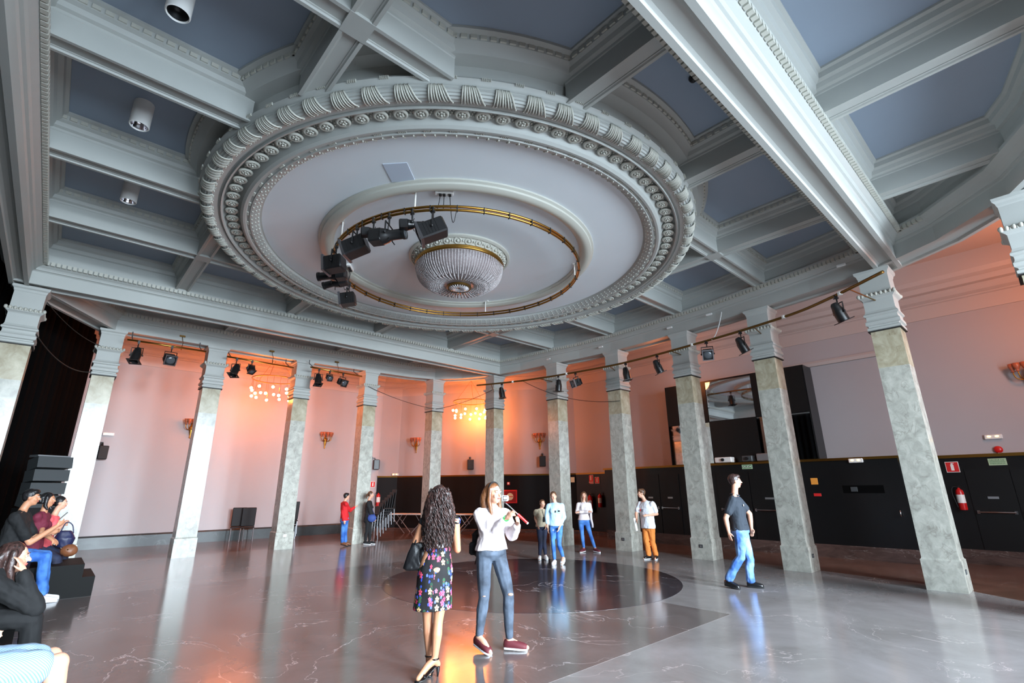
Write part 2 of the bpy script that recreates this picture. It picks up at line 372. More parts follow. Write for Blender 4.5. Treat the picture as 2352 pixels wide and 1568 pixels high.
# acanthus wrap: five ribbed leaflets curling over the torus
def torus_pt(w, t, o=0):   # t 0..1 across the roll from the outside to the inside
    a = math.radians(150-300*t*.8-0)
    cr, cz, rr = 4.42, -.605, .085+o
    ph = math.radians(20-190*t)
    return Vector(((cr+rr*math.cos(ph))*math.cos(w), (cr+rr*math.cos(ph))*math.sin(w), cz+rr*.9*math.sin(ph)))
f = MB()
for k in range(8):
    u_ = k/7-.5; pts = []; rs = []
    for q in range(8):
        t = q/7; spread = .016+.016*t; w0 = u_*2*spread+.012*t
        pts.append(torus_pt(w0, t*(.92-.25*abs(u_)*(1 if k % 2 else .6)), .006+.014*t)); rs.append(.0135*(1-.35*t)*(1.15 if k % 2 else .9))
    f.tube(pts, rs, 6)
    f.ball(pts[-1]+Vector((0,0,-.006)), .013, 6, 4)
leaf = f.build('acanthus_leaf', M['plaster_orn'], md, smooth='all')
for i in range(1, 72):
    c = leaf.copy(); COL.objects.link(c); c.parent = md; c.rotation_euler = (0, 0, 2*PI*i/72)
# plain reeded roll between leaves is part of the rim; rosette = ring, petals, boss, with little tendrils
f = MB()
f.M = Matrix.Translation((4.075, 0, -.60)) @ Matrix.Rotation(math.radians(6), 4, 'Y')
prr = [(.075+.024*math.cos(a), .0+.022*math.sin(a)) for a in [2*PI*k/8 for k in range(9)]]
f.lathe(prr, 18, close=False)
for k in range(6):
    a = 2*PI*k/6; f.ball((.034*math.cos(a), .034*math.sin(a), -.012), (.022,.022,.016), 6, 4)
f.ball((0,0,-.03), .016, 6, 4)
f.M = Matrix.Identity(4)
w = PI/100
for s in (-1, 1):
    for dz in (-.02, .02):
        f.ball((4.075+dz*2, s*.105*1, -.575), (.02,.014,.016), 6, 4)
f.ball((4.075, .128, -.575), .018, 6, 4)
ros = f.build('rosette', M['plaster_orn'], md, smooth='all')
for i in range(1, 100):
    c = ros.copy(); COL.objects.link(c); c.parent = md; c.rotation_euler = (0, 0, 2*PI*i/100)
# ------------------------------------------------------------------ columns
def rsq(h, z0, z1, b=.006): return h, z0, z1
def sqprof(mb, pr):        # pr: (half width, z): square section column mouldings
    vs = []
    for h, z in pr: vs += [(-h,-h,z),(h,-h,z),(h,h,z),(-h,h,z)]
    fs = [(0,3,2,1)]; k = len(pr)
    for j in range(k-1):
        for i in range(4): fs.append((4*j+i, 4*j+(i+1) % 4, 4*j+4+(i+1) % 4, 4*j+4+i))
    fs.append(tuple(4*(k-1)+i for i in range(4))); mb.add(vs, fs)
pb = MB(); sqprof(pb, [(.265,0),(.265,.47),(.25,.48),(.243,.50)])
ps = MB(); sqprof(ps, [(.243,.50),(.232,3.78)])
pu = MB(); sqprof(pu, [(.232,3.78),(.229,4.5)])
pc = MB(); sqprof(pc, [(.225,4.5),(.262,4.52),(.262,4.56),(.235,4.58),(.24,4.60),(.272,4.62),(.272,4.68),(.255,4.70),(.245,4.73),(.245,4.78),(.275,4.80),(.275,4.83),(.25,4.86),(.238,4.90),(.238,5.12),(.25,5.14),(.285,5.17),(.285,5.19),(.25,5.21),(.24,5.24),(.24,5.58),(.25,5.60),(.258,5.64),(.285,5.67),(.29,5.72)])
pl = MB()
for s in range(4):
    pl.M = Matrix.Rotation(s*PI/2, 4, 'Z')
    for i in range(7):
        x = -.26+.52*(i+.5)/7
        pl.ball((x, -.285, 5.215), (.03,.022,.04), 6, 4); pl.ball((x+.037, -.28, 5.20), (.014,.014,.03), 5, 3)
    pl.ball((-.285,-.285,5.215), (.035,.035,.045), 6, 4)
pk = MB(); sqprof(pk, [(.24,4.485),(.264,4.487),(.264,4.503),(.24,4.505)])  # black band standing in for the shadow gap under the capital
names = ['stage corner column, cut by the left edge of the photo', 'first column right of the black stage curtain', 'brightly sunlit column, second to the right of the stage curtain',
 'column with the stacked-chair back peeping out on its right side', 'column that the person in the red sweater leans a hand on', 'column standing behind the long curly hair of the woman in the flowered dress',
 'far corner column behind the head of the woman holding the selfie stick', 'column behind the girl in the pale blue shirt', 'column directly left of the man in orange trousers', 'column directly left of the walking man in the black polo shirt',
 'column directly right of the walking man in the black polo shirt', 'large square column under the right end of the big moulded ceiling beam', 'column cut off by the right edge of the photo, its carved capital showing']
col0 = None; COLS = []
for i, (c, nm) in enumerate(zip(colonnade, names)):
    lab = 'square grey marble '+nm
    if col0 is None:
        t = empty('column', (c[0], c[1], 0))
        pb.build('plinth', M['col_low'], t); ps.build('shaft', M['col_low'], t)
        pu.build('upper_shaft', M['col_up'], t, label='beige upper stone'); cp = pc.build('capital', M['plaster'], t)
        pl.build('leaf_band', M['plaster_orn'], cp, smooth='all'); pk.build('neck_shadow_band', M['rubber'], t); col0 = t
    else:
        t = copy_tree(col0); t.location = (c[0], c[1], 0)
    if i in (5, 6, 11): pass
    tag(t, lab, 'column', 'square marble columns around the hall'); COLS.append(t)
# ------------------------------------------------------------------ walls
WL = [(-3.2,20.4),(10.6,20.4)]
WC = [(10.6,20.4),(11.3,19.9),(12.2,18.5),(13.2,16.8),(14.3,15.3),(15.1,14.3),(15.5,13.2),(15.55,12.0),(15.55,11.1)]
def wall(name, path, parts, th=.15):
    pass
def wallmesh(path, z0, z1, off=0.0, th=.2, prof=None):
    f = MB(); f.sweep(path, prof or [(off, z0),(off, z1),(off+th, z1),(off+th, z0),(off, z0)]); return f
# travel direction +x along the far wall: left of travel is +y (outside)
wallmesh(WL, 0, 7.0).build('wall_far', M['wall'], kind='structure')
wallmesh(WC, 0, 7.0).build('wall_corner', M['wall'], kind='structure')
wallmesh([(15.55,11.1),(15.55,-5.3)], 0, 7.0).build('wall_right', M['wall'], kind='structure')
cornice = [(0,5.78),(-.03,5.78),(-.03,6.12),(-.07,6.14),(-.07,6.17),(-.16,6.22),(-.22,6.30),(-.22,6.36),(-.34,6.38),(-.36,6.5),(-.46,6.56),(-.50,6.66),(-.50,6.98),(0,6.98)]
f = MB(); f.sweep(WL+WC[1:], cornice); f.build('trim_10', M['frieze'], kind='structure', label='moulded cornice at the top of the far wall')
def shift(pr, dz): return [(o, z+dz if z < 6.9 else z) for o, z in pr]
f = MB(); f.sweep([(15.55,11.1),(15.55,-5.3)], shift(cornice, -.12)); f.build('trim_11', M['frieze'], kind='structure', label='moulded cornice at the top of the right wall')
# skirtings
f = MB(); f.sweep(WL, [(0,0),(-.05,0),(-.05,.33),(-.03,.37),(0,.38)]); f.build('baseboard_far', M['greenbase'], kind='structure')
f = MB(); f.sweep(WC, [(0,0),(-.07,0),(-.07,.10),(-.05,.12),(0,.12)]); f.build('baseboard_corner', M['brownbase'], kind='structure')
# black dado on the curved corner wall with brass cap
f = MB(); f.sweep(WC, [(0,.10),(-.05,.10),(-.05,2.19),(0,2.19)]); f.build('trim_12', M['black'], kind='structure', label='black dado panelling on the curved corner wall')
f = MB(); f.sweep(WC, [(0,2.19),(-.08,2.19),(-.08,2.25),(0,2.25)]); f.build('trim_13', M['brass'], kind='structure', label='brass cap rail on the corner dado')
# black service booth in front of the right wall
bt = [(14.75,11.25),(14.1,11.15),(14.1,3.05),(15.5,3.0)]
f = MB(); f.prism([(14.5,11.05),(14.5,2.6),(15.55,2.6),(15.55,11.05)], .30, 2.28)
f.build('trim_14', M['black'], kind='structure', label='long black service booth wall behind the right hand columns')
f = MB(); f.prism([(14.47,11.08),(14.47,2.57),(15.56,2.57),(15.56,11.08)], 0, .30); f.build('baseboard_booth', M['brownbase'], kind='structure')
f = MB(); f.prism([(14.46,11.09),(14.46,2.56),(15.54,2.56),(15.54,11.09)], 2.28, 2.34); f.build('trim_15', M['brass'], kind='structure', label='brass edge on top of the black booth')
f = MB(); f.sweep([(15.55,2.6),(15.55,-5.3)], [(0,0),(-.08,0),(-.08,.30),(0,.3)]); f.build('baseboard_side', M['brownbase'], kind='structure')
f = MB(); f.sweep([(15.55,2.6),(15.55,-5.3)], [(0,.3),(-.06,.3),(-.06,2.27),(0,2.27)]); f.build('trim_16', M['black'], kind='structure', label='black dado panelling on the right side wall')
f = MB(); f.sweep([(15.55,2.6),(15.55,-5.3)], [(0,2.27),(-.10,2.27),(-.10,2.34),(0,2.34)]); f.build('trim_17', M['brass'], kind='structure', label='brass cap rail on the right side dado')
# near wall with tall windows behind the camera, stage back wall
f = MB(); WX = [(-2.2,-.2),(1.0,3.0),(4.2,6.2),(7.4,9.2)]
xs = [-3.2]+[x for w in WX for x in w]+[15.55]
for i in range(0, len(xs), 2): f.box(xs[i], xs[i+1], -5.5, -5.3, 0, 7)
for a, b in WX: f.box(a, b, -5.5, -5.3, 0, .9); f.box(a, b, -5.5, -5.3, 5.6, 7)
f.build('wall_near', M['wall'], kind='structure')
for k, (a, b) in enumerate(WX):
    f = MB(); f.box(a, a+.07, -5.46, -5.34, .9, 5.6); f.box(b-.07, b, -5.46, -5.34, .9, 5.6); f.box(a, b, -5.46, -5.34, .9, .97); f.box(a, b, -5.46, -5.34, 5.53, 5.6); f.box((a+b)/2-.03, (a+b)/2+.03, -5.45, -5.35, .9, 5.6)
    for z in (2.4, 4.0): f.box(a, b, -5.45, -5.35, z, z+.05)
    f.build('window_%d' % (k+1), M['whitepaint'], kind='structure')
f = MB(); f.box(-4.6,-4.4,-5.5,20.6,0,7); f.box(-4.4,-3.2,-5.5,-5.3,0,7); f.box(-4.4,-3.2,20.4,20.6,0,7); f.build('wall_stage', M['cloth_black'], kind='structure')
# ------------------------------------------------------------------ light
def area(name, loc, rot, sx, sy, power, col, spread=PI):
    l = bpy.data.lights.new(name, 'AREA'); l.shape = 'RECTANGLE'; l.size = sx; l.size_y = sy; l.energy = power; l.color = col; l.spread = spread
    o = bpy.data.objects.new(name, l); COL.objects.link(o); o.location = loc; o.rotation_euler = rot; return o
def point(name, loc, power, col, r=.3):
    l = bpy.data.lights.new(name, 'POINT'); l.energy = power; l.color = col; l.shadow_soft_size = r
    o = bpy.data.objects.new(name, l); COL.objects.link(o); o.location = loc; return o
area('street_daylight', (3.0,-24,7.5), (math.radians(82), 0, 0), 16, 9, 12000, (.80,.91,1.0), math.radians(110))
for k, (a, b) in enumerate(WX):
    area('window_daylight', ((a+b)/2, -5.25, 3.2), (math.radians(73), 0, 0), 1.7, 4.3, (150,250,350,430)[k], (.72,.87,1.0), math.radians(135))
W = bpy.data.worlds.new('world'); SC.world = W; W.use_nodes = True
W.node_tree.nodes['Background'].inputs[0].default_value = (.62,.76,1,1); W.node_tree.nodes['Background'].inputs[1].default_value = 1.2
SC.view_settings.view_transform = 'Standard'; SC.view_settings.look = 'None'; SC.view_settings.gamma = 1; SC.view_settings.exposure = 0.64
for loc, p in (((13.6,8.0,5.2),30), ((13.3,-.8,5.2),100), ((1.2,18.6,4.8),25)):
    point('chandelier_glow', loc, p, (1,.27,.075), .35)
# ------------------------------------------------------------------ text helper
def text(s, size, mt, parent, M_, name='lettering', ext=.002, lab=None):
    cu = bpy.data.curves.new('t', 'FONT'); cu.body = s; cu.size = size; cu.extrude = ext; cu.align_x = 'CENTER'; cu.align_y = 'CENTER'
    ob = bpy.data.objects.new('t', cu); COL.objects.link(ob)
    dg = bpy.context.evaluated_depsgraph_get(); me = bpy.data.meshes.new_from_object(ob.evaluated_get(dg))
    bpy.data.objects.remove(ob); me.materials.clear(); me.materials.append(mt); me.transform(M_)
    o = bpy.data.objects.new(name, me); COL.objects.link(o); o.parent = parent
    if lab: o['label'] = lab
    return o
def frame(o, n, up=(0,0,1)):      # local x right, y up, z out of the wall (towards n)
    z = Vector(n).normalized(); u = Vector(up); x = u.cross(z).normalized(); y = z.cross(x)
    return Matrix(((x.x,y.x,z.x,o[0]),(x.y,y.y,z.y,o[1]),(x.z,y.z,z.z,o[2]),(0,0,0,1)))
def place(o, F): o.matrix_world = F; return o
def ethere(name, F, label, cat, group=None):
    o = bpy.data.objects.new(name, None); o.empty_display_size = .2; COL.objects.link(o); o.matrix_world = F
    return tag(o, label, cat, group)
R2 = 1/math.sqrt(2)
# ------------------------------------------------------------------ stage at the left: curtain, steps
def pleats(path, amp, per, z0, z1, name, label, th=.02):
    f = MB(); pts = []
    for a, b in zip(path, path[1:]):
        a, b = Vector(a), Vector(b); L_ = (b-a).length; k = max(2, int(L_/per*8)); d = (b-a)/L_; n_ = Vector((-d.y, d.x))
        for i in range(k): pts.append(a+(b-a)*i/k+n_*amp*math.sin(2*PI*i/8)*(1+.3*math.sin(i*.37)))
    vs = [(p.x, p.y, z) for z in (z0, z1) for p in pts]+[(p.x-th, p.y-th, z) for z in (z0, z1) for p in pts]; n = len(pts)
    fs = []
    for i in range(n-1): fs += [(i, i+1, n+i+1, n+i), (2*n+i+1, 2*n+i, 3*n+i, 3*n+i+1)]
    fs += [(0, n, 3*n, 2*n), (n-1, 3*n-1, 4*n-1, 2*n-1)]
    f.add(vs, fs); o = f.build(name, M['cloth_black'], smooth='all'); return tag(o, label, 'curtain')
pleats([(-1.75,-3.0),(-1.75,14.2),(-1.0,17.2),(.28,20.3)], .07, .32, .02, 6.9, 'stage_curtain', 'tall black pleated stage curtain behind the left hand columns')
st = empty('stage_steps', (0,0,0), 'black stage platform with two wide steps where the group sits at the left', 'stage')
f = MB(); f.box(-1.6,.02,1.0,13.0,0,.62); f.box(-1.15,.18,13.0,15.9,0,.62); f.build('platform', M['stage_black'], st)
f = MB(); f.box(.02,.70,11.4,12.6,0,.50); f.build('upper_step', M['stage_black'], st)
f = MB(); f.box(.70,.87,11.4,12.6,0,.30); f.build('lower_step', M['stage_black'], st)
# ------------------------------------------------------------------ brass lamp ring under the medallion
ring = empty('lighting_ring', (HC[0],HC[1],5.86), 'round brass lighting ring hanging below the ceiling medallion', 'lighting ring')
f = MB()
for r, z in ((2.40,0),(2.40,-.06)):
    pts = [(r*math.cos(2*PI*i/96), r*math.sin(2*PI*i/96), z) for i in range(97)]; f.tube(pts, .022, 8, cap=False)
f.build('pipe', M['brass'], ring, smooth='all')
f = MB()
for i in range(36):
    w = 2*PI*i/36+.05; f.cbox((2.40*math.cos(w), 2.40*math.sin(w), -.035), (.055,.014,.10), w)
f.build('clip', M['rubber'], ring)
hang = [(3.50,6.03),(2.99,7.58),(7.4,9.02),(7.42,5.95)]
for (x, y) in hang:
    f = MB(); d = Vector((x-HC[0], y-HC[1])).normalized()*2.40
    f.tube([(d.x,d.y,0),(d.x,d.y,.30)], .014, 6); f.cbox((d.x,d.y,.295), (.16,.05,.02), math.atan2(d.y,d.x)+1.2)
    f.build('hanger', M['whitepaint'], ring)
for k, (x, y, a) in enumerate(((3.75,5.67,-.65),(3.82,9.22,.9))):
    j = empty('junction_box', (x,y,6.17), ['cream socket box on the ceiling with cables hanging to the ring', 'small cream socket box beside the stacked spotlights of the ring'][k], 'socket box', rz=a)
    f = MB(); f.bbox((0,0,-.03), (.30,.09,.055), .012); f.build('casing', M['white'], j)
    for q in (-.06, .0, .09):
        f = MB(); f.cbox((q,0,-.068), (.045,.045,.03)); f.build('plug', M['rubber'], j)
    cb = MB(); random.seed(3+k)
    for q in (-.06,.0,.09):
        p0 = Vector((x+q*math.cos(a), y+q*math.sin(a), 6.08)); w = math.atan2(y-HC[1], x-HC[0]); p1 = Vector((HC[0]+2.4*math.cos(w+q), HC[1]+2.4*math.sin(w+q), 5.86))
        pts = [p0.lerp(p1, t)+Vector((0,0,-.16*math.sin(PI*t)*(1 if q < .05 else 2.3))) for t in [i/12 for i in range(13)]]
        cb.tube(pts, .006, 5)
    tag(cb.build('cable', M['rubber'], smooth='all'), ['thin black cables looping from the long socket box to the brass ring', 'short black cable beside the stacked ring spotlights'][k], 'cable')
# ------------------------------------------------------------------ theatre lamps
def rotTo(d):
    d = Vector(d).normalized(); return d.to_track_quat('-Z', 'Y').to_matrix().to_4x4()
def yoke(o, w, h, drop, d):
    f = MB(); x = Vector((d[0], d[1], 0)); x = x.normalized() if x.length > .01 else Vector((1,0,0)); s = Vector((-x.y, x.x, 0))
    t = Vector((0,0,-drop+h)); c = Vector((0,0,-drop))
    f.tube([c+s*w, c+s*w+Vector((0,0,h)), c-s*w+Vector((0,0,h)), c-s*w], .013, 6); f.tube([(0,0,.03), t], .014, 6)
    f.ball(c+s*(w+.01), .022, 8, 5); f.ball(c-s*(w+.01), .022, 8, 5)
    f.build('yoke', M['lampblack'], o, smooth=True)
    f = MB(); f.cbox((0,0,.0), (.05,.05,.09)); f.tube([(0,-.04,-.03),(0,.05,-.03)], .012, 6); f.build('clamp', M['lampblack'], o)
def fresnel(loc, d, L_, label, group, s=1.0):
    o = empty('spotlight', loc, label, 'spotlight', group); drop = .34*s
    f = MB(); f.M = Matrix.Translation((0,0,-drop)) @ rotTo(d)
    w = .125*s; l = L_/2
    f.bbox((0,0,0), (2*w,2*w,2*l), .02*s)
    for q in range(5): f.box(-w*1.04, w*1.04, -w*.8, w*.8, -l+.09*s+q*.045*s, -l+.105*s+q*.045*s)
    f.build('housing', M['lampblack'], o, smooth=True)
    f = MB(); f.M = Matrix.Translation((0,0,-drop)) @ rotTo(d)
    for (x0,x1,y0,y1) in ((-w*1.15,w*1.15,-w*1.15,-w*.95),(-w*1.15,w*1.15,w*.95,w*1.15),(-w*1.15,-w*.95,-w,w),(w*.95,w*1.15,-w,w)): f.box(x0,x1,y0,y1,-l-.02*s,-l+.02*s)
    f.build('gel_frame', M['lampsilver'], o)
    f = MB(); f.M = Matrix.Translation((0,0,-drop)) @ rotTo(d); f.lathe([(0,-l-.015),(w*.5,-l-.012),(w*.85,-l-.002),(w*.9,-l+.01),(0,-l+.012)], 20); f.build('lens', M['lens'], o, smooth='all')
    yoke(o, w+.02, .20*s, drop, d); return o
def parcan(loc, d, label, group, s=1.0, drop=.32):
    o = empty('par_lamp', loc, label, 'stage lamp', group); drop *= s
    f = MB(); f.M = Matrix.Translation((0,0,-drop)) @ rotTo(d) @ Matrix.Scale(s, 4)
    f.lathe([(0,.21),(.045,.205),(.07,.17),(.078,.12),(.098,.04),(.10,.03),(.10,-.16),(.094,-.16),(.09,.0),(0,.02)], 24); f.build('housing', M['lampblack'], o, smooth=True)
    f = MB(); f.M = Matrix.Translation((0,0,-drop)) @ rotTo(d) @ Matrix.Scale(s, 4)
    f.box(-.125,.125,-.125,-.085,-.175,-.16); f.box(-.125,.125,.085,.125,-.175,-.16); f.box(-.125,-.085,-.085,.085,-.175,-.16); f.box(.085,.125,-.085,.085,-.175,-.16)
    f.build('gel_frame', M['lampblack'], o)
    f = MB(); f.M = Matrix.Translation((0,0,-drop)) @ rotTo(d) @ Matrix.Scale(s, 4); f.lathe([(0,-.12),(.06,-.11),(.09,-.09),(.09,-.08),(0,-.08)], 20); f.build('lens', M['lens'], o, smooth='all')
    yoke(o, .115*s, .18*s, drop, d); return o
def profile(loc, d, label, group, s=1.0):
    o = empty('profile_spotlight', loc, label, 'spotlight', group); drop = .32*s; T = Matrix.Translation((0,0,-drop)) @ rotTo(d) @ Matrix.Scale(s, 4)
    f = MB(); f.M = T; f.bbox((0,0,.17), (.20,.20,.20), .02); f.lathe([(.12,.08),(.10,.0),(.075,-.04),(.075,-.22),(.085,-.22),(.085,-.26),(0,-.25)], 20); f.build('housing', M['lampblack'], o, smooth=True)
    for a in (0.6, 2.2, 3.8, 5.4):
        f = MB(); f.M = T; f.tube([(.07*math.cos(a),.07*math.sin(a),-.02),(.15*math.cos(a),.15*math.sin(a),-.05)], .008, 5); f.build('shutter_handle', M['lampblack'], o)
    f = MB(); f.M = T; f.lathe([(0,-.265),(.05,-.262),(.07,-.255),(0,-.255)], 16); f.build('lens', M['lens'], o, smooth='all')
    yoke(o, .12*s, .17*s, drop, d); return o
L_ = Vector((-.738,.674,0)); F_ = Vector((.674,.738,0)); UPV = Vector((0,0,1))
G = 'theatre spotlights clamped to the brass ring'
def onring(x, y):
    w = math.atan2(y-HC[1], x-HC[0]); return (HC[0]+2.4*math.cos(w), HC[1]+2.4*math.sin(w), 5.80)
RP = [(3.58,5.71),(3.38,5.98),(3.16,6.32),(3.04,6.61),(2.95,7.0),(2.98,7.84),(3.17,8.41),(3.35,8.8),(3.8,9.42)]
fresnel(onring(*RP[0]), L_*.9-F_*.1-UPV*.42, .42, 'rightmost black box spotlight on the ring, pointing left and down', G, 1.05)
profile(onring(*RP[1]), -L_*.85+F_*.2+UPV*.1, 'narrow black profile spotlight just left of the rightmost box spotlight on the ring', G, .72)
profile(onring(*RP[2]), -L_*.95-UPV*-.05-F_*.15, 'big black profile spotlight in the middle of the ring row, round snout to the right', G, 1.1)
profile(onring(*RP[3]), -L_*.9+F_*.3+UPV*.12, 'small knobbed profile spotlight between two big ones on the ring', G, .7)
fresnel(onring(*RP[4]), L_*.9-UPV*.35+F_*.1, .38, 'black box spotlight on the left bend of the ring, hanging from a single arm', G, 1.05)
fresnel(onring(*RP[5]), L_*.95-UPV*.12+F_*.1, .32, 'top one of the column of stacked spotlights on the left of the ring', G, 1.05)
profile(onring(*RP[6]), L_*.95-UPV*.1, 'second stacked spotlight down on the left of the ring, round shiny snout', G, 1.0)
profile(onring(*RP[7]), L_*.9-UPV*.25, 'third stacked spotlight down on the left of the ring, tilted lower left', G, .9)
fresnel(onring(*RP[8]), L_*.95-UPV*.18-F_*.1, .30, 'lowest box spotlight of the stack on the left of the ring, hanging free', G, 1.0)
# ------------------------------------------------------------------ crystal bowl
cb = empty('crystal_ceiling_lamp', (HC[0],HC[1],6.17), 'big crystal bowl ceiling lamp in the middle of the medallion', 'ceiling lamp')
f = MB(); f.lathe([(1.02,0),(1.02,-.03),(.99,-.05),(.97,-.055),(.95,-.03),(.94,-.05),(.86,-.12),(.86,-.15)], 72); f.build('rose', M['plaster_orn'], cb, smooth=True)
f = MB()
for i in range(28):
    w = 2*PI*i/28
    f.M = Matrix.Rotation(w, 4, 'Z') @ Matrix.Translation((.905,0,-.085)) @ Matrix.Rotation(math.radians(-45), 4, 'Y')
    f.lathe([(.062+.016*math.cos(a), .014*math.sin(a)) for a in [2*PI*k/6 for k in range(7)]], 14); f.ball((0,0,-.01), .028, 8, 5)
    f.ball((0,.10,-.005), .02, 6, 4)
f.build('scroll_ornament', M['plaster_orn'], cb, smooth='all')
f = MB(); f.lathe([(.865,-.14),(.89,-.15),(.90,-.175),(.885,-.19),(.895,-.205),(.88,-.225),(.85,-.22)], 72); f.build('brass_rim', M['brass'], cb, smooth='all')
def bowl(t):    # t 0 rim .. 1 centre
    a = t*PI/2; return .88*math.cos(a)**.55 if t < 1 else 0, -.22-.47*math.sin(a)**.95+(.06 if t > .9 else .06*max(0,(t-.7)/.2))
bd = MB(); random.seed(5)
for i in range(96):
    w = 2*PI*i/96; k = 26
    for j in range(k):
        t = .02+.86*(j+.5)/k; r, z = bowl(t)
        if r < .24: continue
        if (j > 18 and i % 2) : continue
        s = .0145*(.85+.3*random.random()); wave = .006*math.sin(12*w)
        r += wave; c = (r*math.cos(w), r*math.sin(w), z)
        bd.add([(c[0]+s,c[1],c[2]),(c[0]-s,c[1],c[2]),(c[0],c[1]+s,c[2]),(c[0],c[1]-s,c[2]),(c[0],c[1],c[2]+s),(c[0],c[1],c[2]-s)], [(0,2,4),(2,1,4),(1,3,4),(3,0,4),(2,0,5),(1,2,5),(3,1,5),(0,3,5)])
bd.build('crystal_beads', M['crystal'], cb, kind='stuff')
f = MB()
for i in range(48):
    w = 2*PI*i/48; pts = []
    for j in range(10):
        r, z = bowl(.45+.45*j/9); r -= .015; pts.append((r*math.cos(w), r*math.sin(w), z+.012))
    f.tube(pts, .009, 5)
f.build('crystal_rods', M['crystal'], cb, smooth='all', kind='stuff')
f = MB(); f.lathe([(.85,-.215),(.83,-.32),(.76,-.45),(.64,-.56),(.45,-.61),(.25,-.62),(0,-.62)], 48); f.build('inner_bowl', M['bowl_inner'], cb, smooth='all')
f = MB(); f.lathe([(.245,-.63),(.25,-.655),(.225,-.675),(.20,-.66),(.20,-.64)], 40)
for i in range(4): f.cbox((.0,0,-.665), (.34,.012,.012), i*PI/4)
f.build('bottom_ring', M['oldbrass'], cb, smooth=True)
f = MB()
for i in range(24):
    w = 2*PI*i/24; f.tube([(.20*math.cos(w),.20*math.sin(w),-.665),(.12*math.cos(w),.12*math.sin(w),-.685),(.02*math.cos(w),.02*math.sin(w),-.675)], [.012,.016,.004], 6)
f.build('crystal_rosette', M['crystal'], cb, smooth='all')
# access hatch, downlights, detector
f = MB(); f.cbox((0,0,-.006), (.36,.43,.012)); 
h = f.build('access_hatch', M['hatch'], loc=(2.97,5.71,6.168)); h.rotation_euler = (0,0,-.82); tag(h, 'pale square access hatch in the flat disc of the ceiling medallion', 'hatch')
for k, (x, y, lab) in enumerate(((.06,5.14,'nearest white cylinder downlight, its round black mouth at the top edge of the photo'),(-.02,7.39,'middle white cylinder downlight, in the second coffer beside the stage beam'),(.08,9.7,'farthest and smallest white cylinder downlight, in the third coffer beside the stage beam'))):
    o = empty('downlight', (x,y,6.72), lab, 'downlight', 'white cylinder downlights in the coffers')
    f = MB(); f.lathe([(0,0),(.115,0),(.115,-.36),(.105,-.37),(.098,-.36),(.098,-.25),(0,-.22)], 32); f.build('housing', M['white'], o, smooth=True)
    f = MB(); f.lathe([(.095,-.352),(.075,-.27),(.03,-.235),(0,-.235)], 28); f.build('reflector', M['chrome' if k else 'lampblack'], o, smooth='all')
o = empty('smoke_detector', (5.15,2.14,6.72), 'tiny dark smoke detector in the coffer beside the big right hand beam', 'detector')
f = MB(); f.lathe([(0,0),(.05,0),(.055,-.03),(.04,-.06),(.02,-.08),(0,-.085)], 20); f.build('body', M['lampblack'], o, smooth=True)
# ------------------------------------------------------------------ curved pipe with lamps on the right
def cat(pts, n=12):
    P = [Vector(p) for p in pts]; P = [P[0]*2-P[1]]+P+[P[-1]*2-P[-2]]; out = []
    for i in range(1, len(P)-2):
        for k in range(n):
            t = k/n; a, b, c, d = P[i-1:i+3]; out.append(.5*((2*b)+(c-a)*t+(2*a-5*b+4*c-d)*t*t+(3*b-a-3*c+d)*t**3))
    out.append(P[-2]); return out
LP = cat([(10.31,13.11,5.1),(10.95,11.6,5.1),(11.34,9.89,5.1),(11.55,7.83,5.1),(11.27,5.27,5.1),(10.85,3.33,5.1),(10.4,2.38,5.1),(9.69,1.35,5.1)])
lp = empty('lighting_pipe', (0,0,0), 'long curved dark pipe carrying lamps in front of the right hand columns', 'lighting pipe')
f = MB(); f.tube(LP, .028, 10); f.build('pipe', M['oldbrass'], lp, smooth='all')
for p in (LP[10], LP[24], LP[46], LP[60], LP[75]):
    f = MB(); f.tube([p-Vector((0,0,.03)), p+Vector((0,0,.03))], .045, 8); f.build('sleeve', M['whitepaint'], lp)
for (cx, cy, k) in ((11.75,13.85,4),(12.08,11.0,17),(12.36,8.72,33),(12.22,6.36,43),(11.92,4.16,55),(11.4,1.74,77)):
    f = MB(); p = LP[k]; q = Vector((cx,cy,5.1)); d = (q-p); q = q-d.normalized()*.24
    f.tube([p, p.lerp(q,.5)+Vector((0,0,.0)), q], .013, 6); f.build('bracket', M['oldbrass'], lp)
G = 'black lamps hanging from the long curved pipe'
def at_(x, y): return min(LP, key=lambda p: (p.x-x)**2+(p.y-y)**2)
PL = [(10.7,12.3,(.1,-.1,-1)),(11.4,10.14,(0,.1,-1)),(11.3,9.6,(-.9,.3,-.35)),(11.77,7.89,(.1,-.1,-1)),(11.65,6.73,(.35,-.25,-1)),(11.32,5.34,(-.8,-.4,-.45)),(11.03,4.31,(.4,-.3,-1)),(10.36,2.21,(.35,-.25,-1))]
C_ = Vector((HC[0],HC[1],0))
labs = ['leftmost black can lamp on the long curved pipe, in front of the far corner column', 'upright black can lamp on the curved pipe, beside a boxy lamp with a square bail', 'boxy black lamp in a square bail, pointing left, directly right of an upright can lamp',
 'black can lamp hanging in front of the column left of the mirrored panels', 'black can lamp tilted to the left, hanging between two columns under a white clip', 'small boxy lamp in a square bail at the column left of the largest mirror panel', 'black can lamp over the gap between the two columns flanking the walking man', 'largest and rightmost black can lamp on the curved pipe']
kinds = ['p','p','f','p','p','f','p','p']
for q, lab, kd in zip(PL, labs, kinds):
    p = at_(*q[:2]); p = (p.x, p.y, p.z-.03)
    if kd == 'p': parcan(p, q[2], lab, G, 1.0)
    else: fresnel(p, q[2], .22, lab, G, .9)
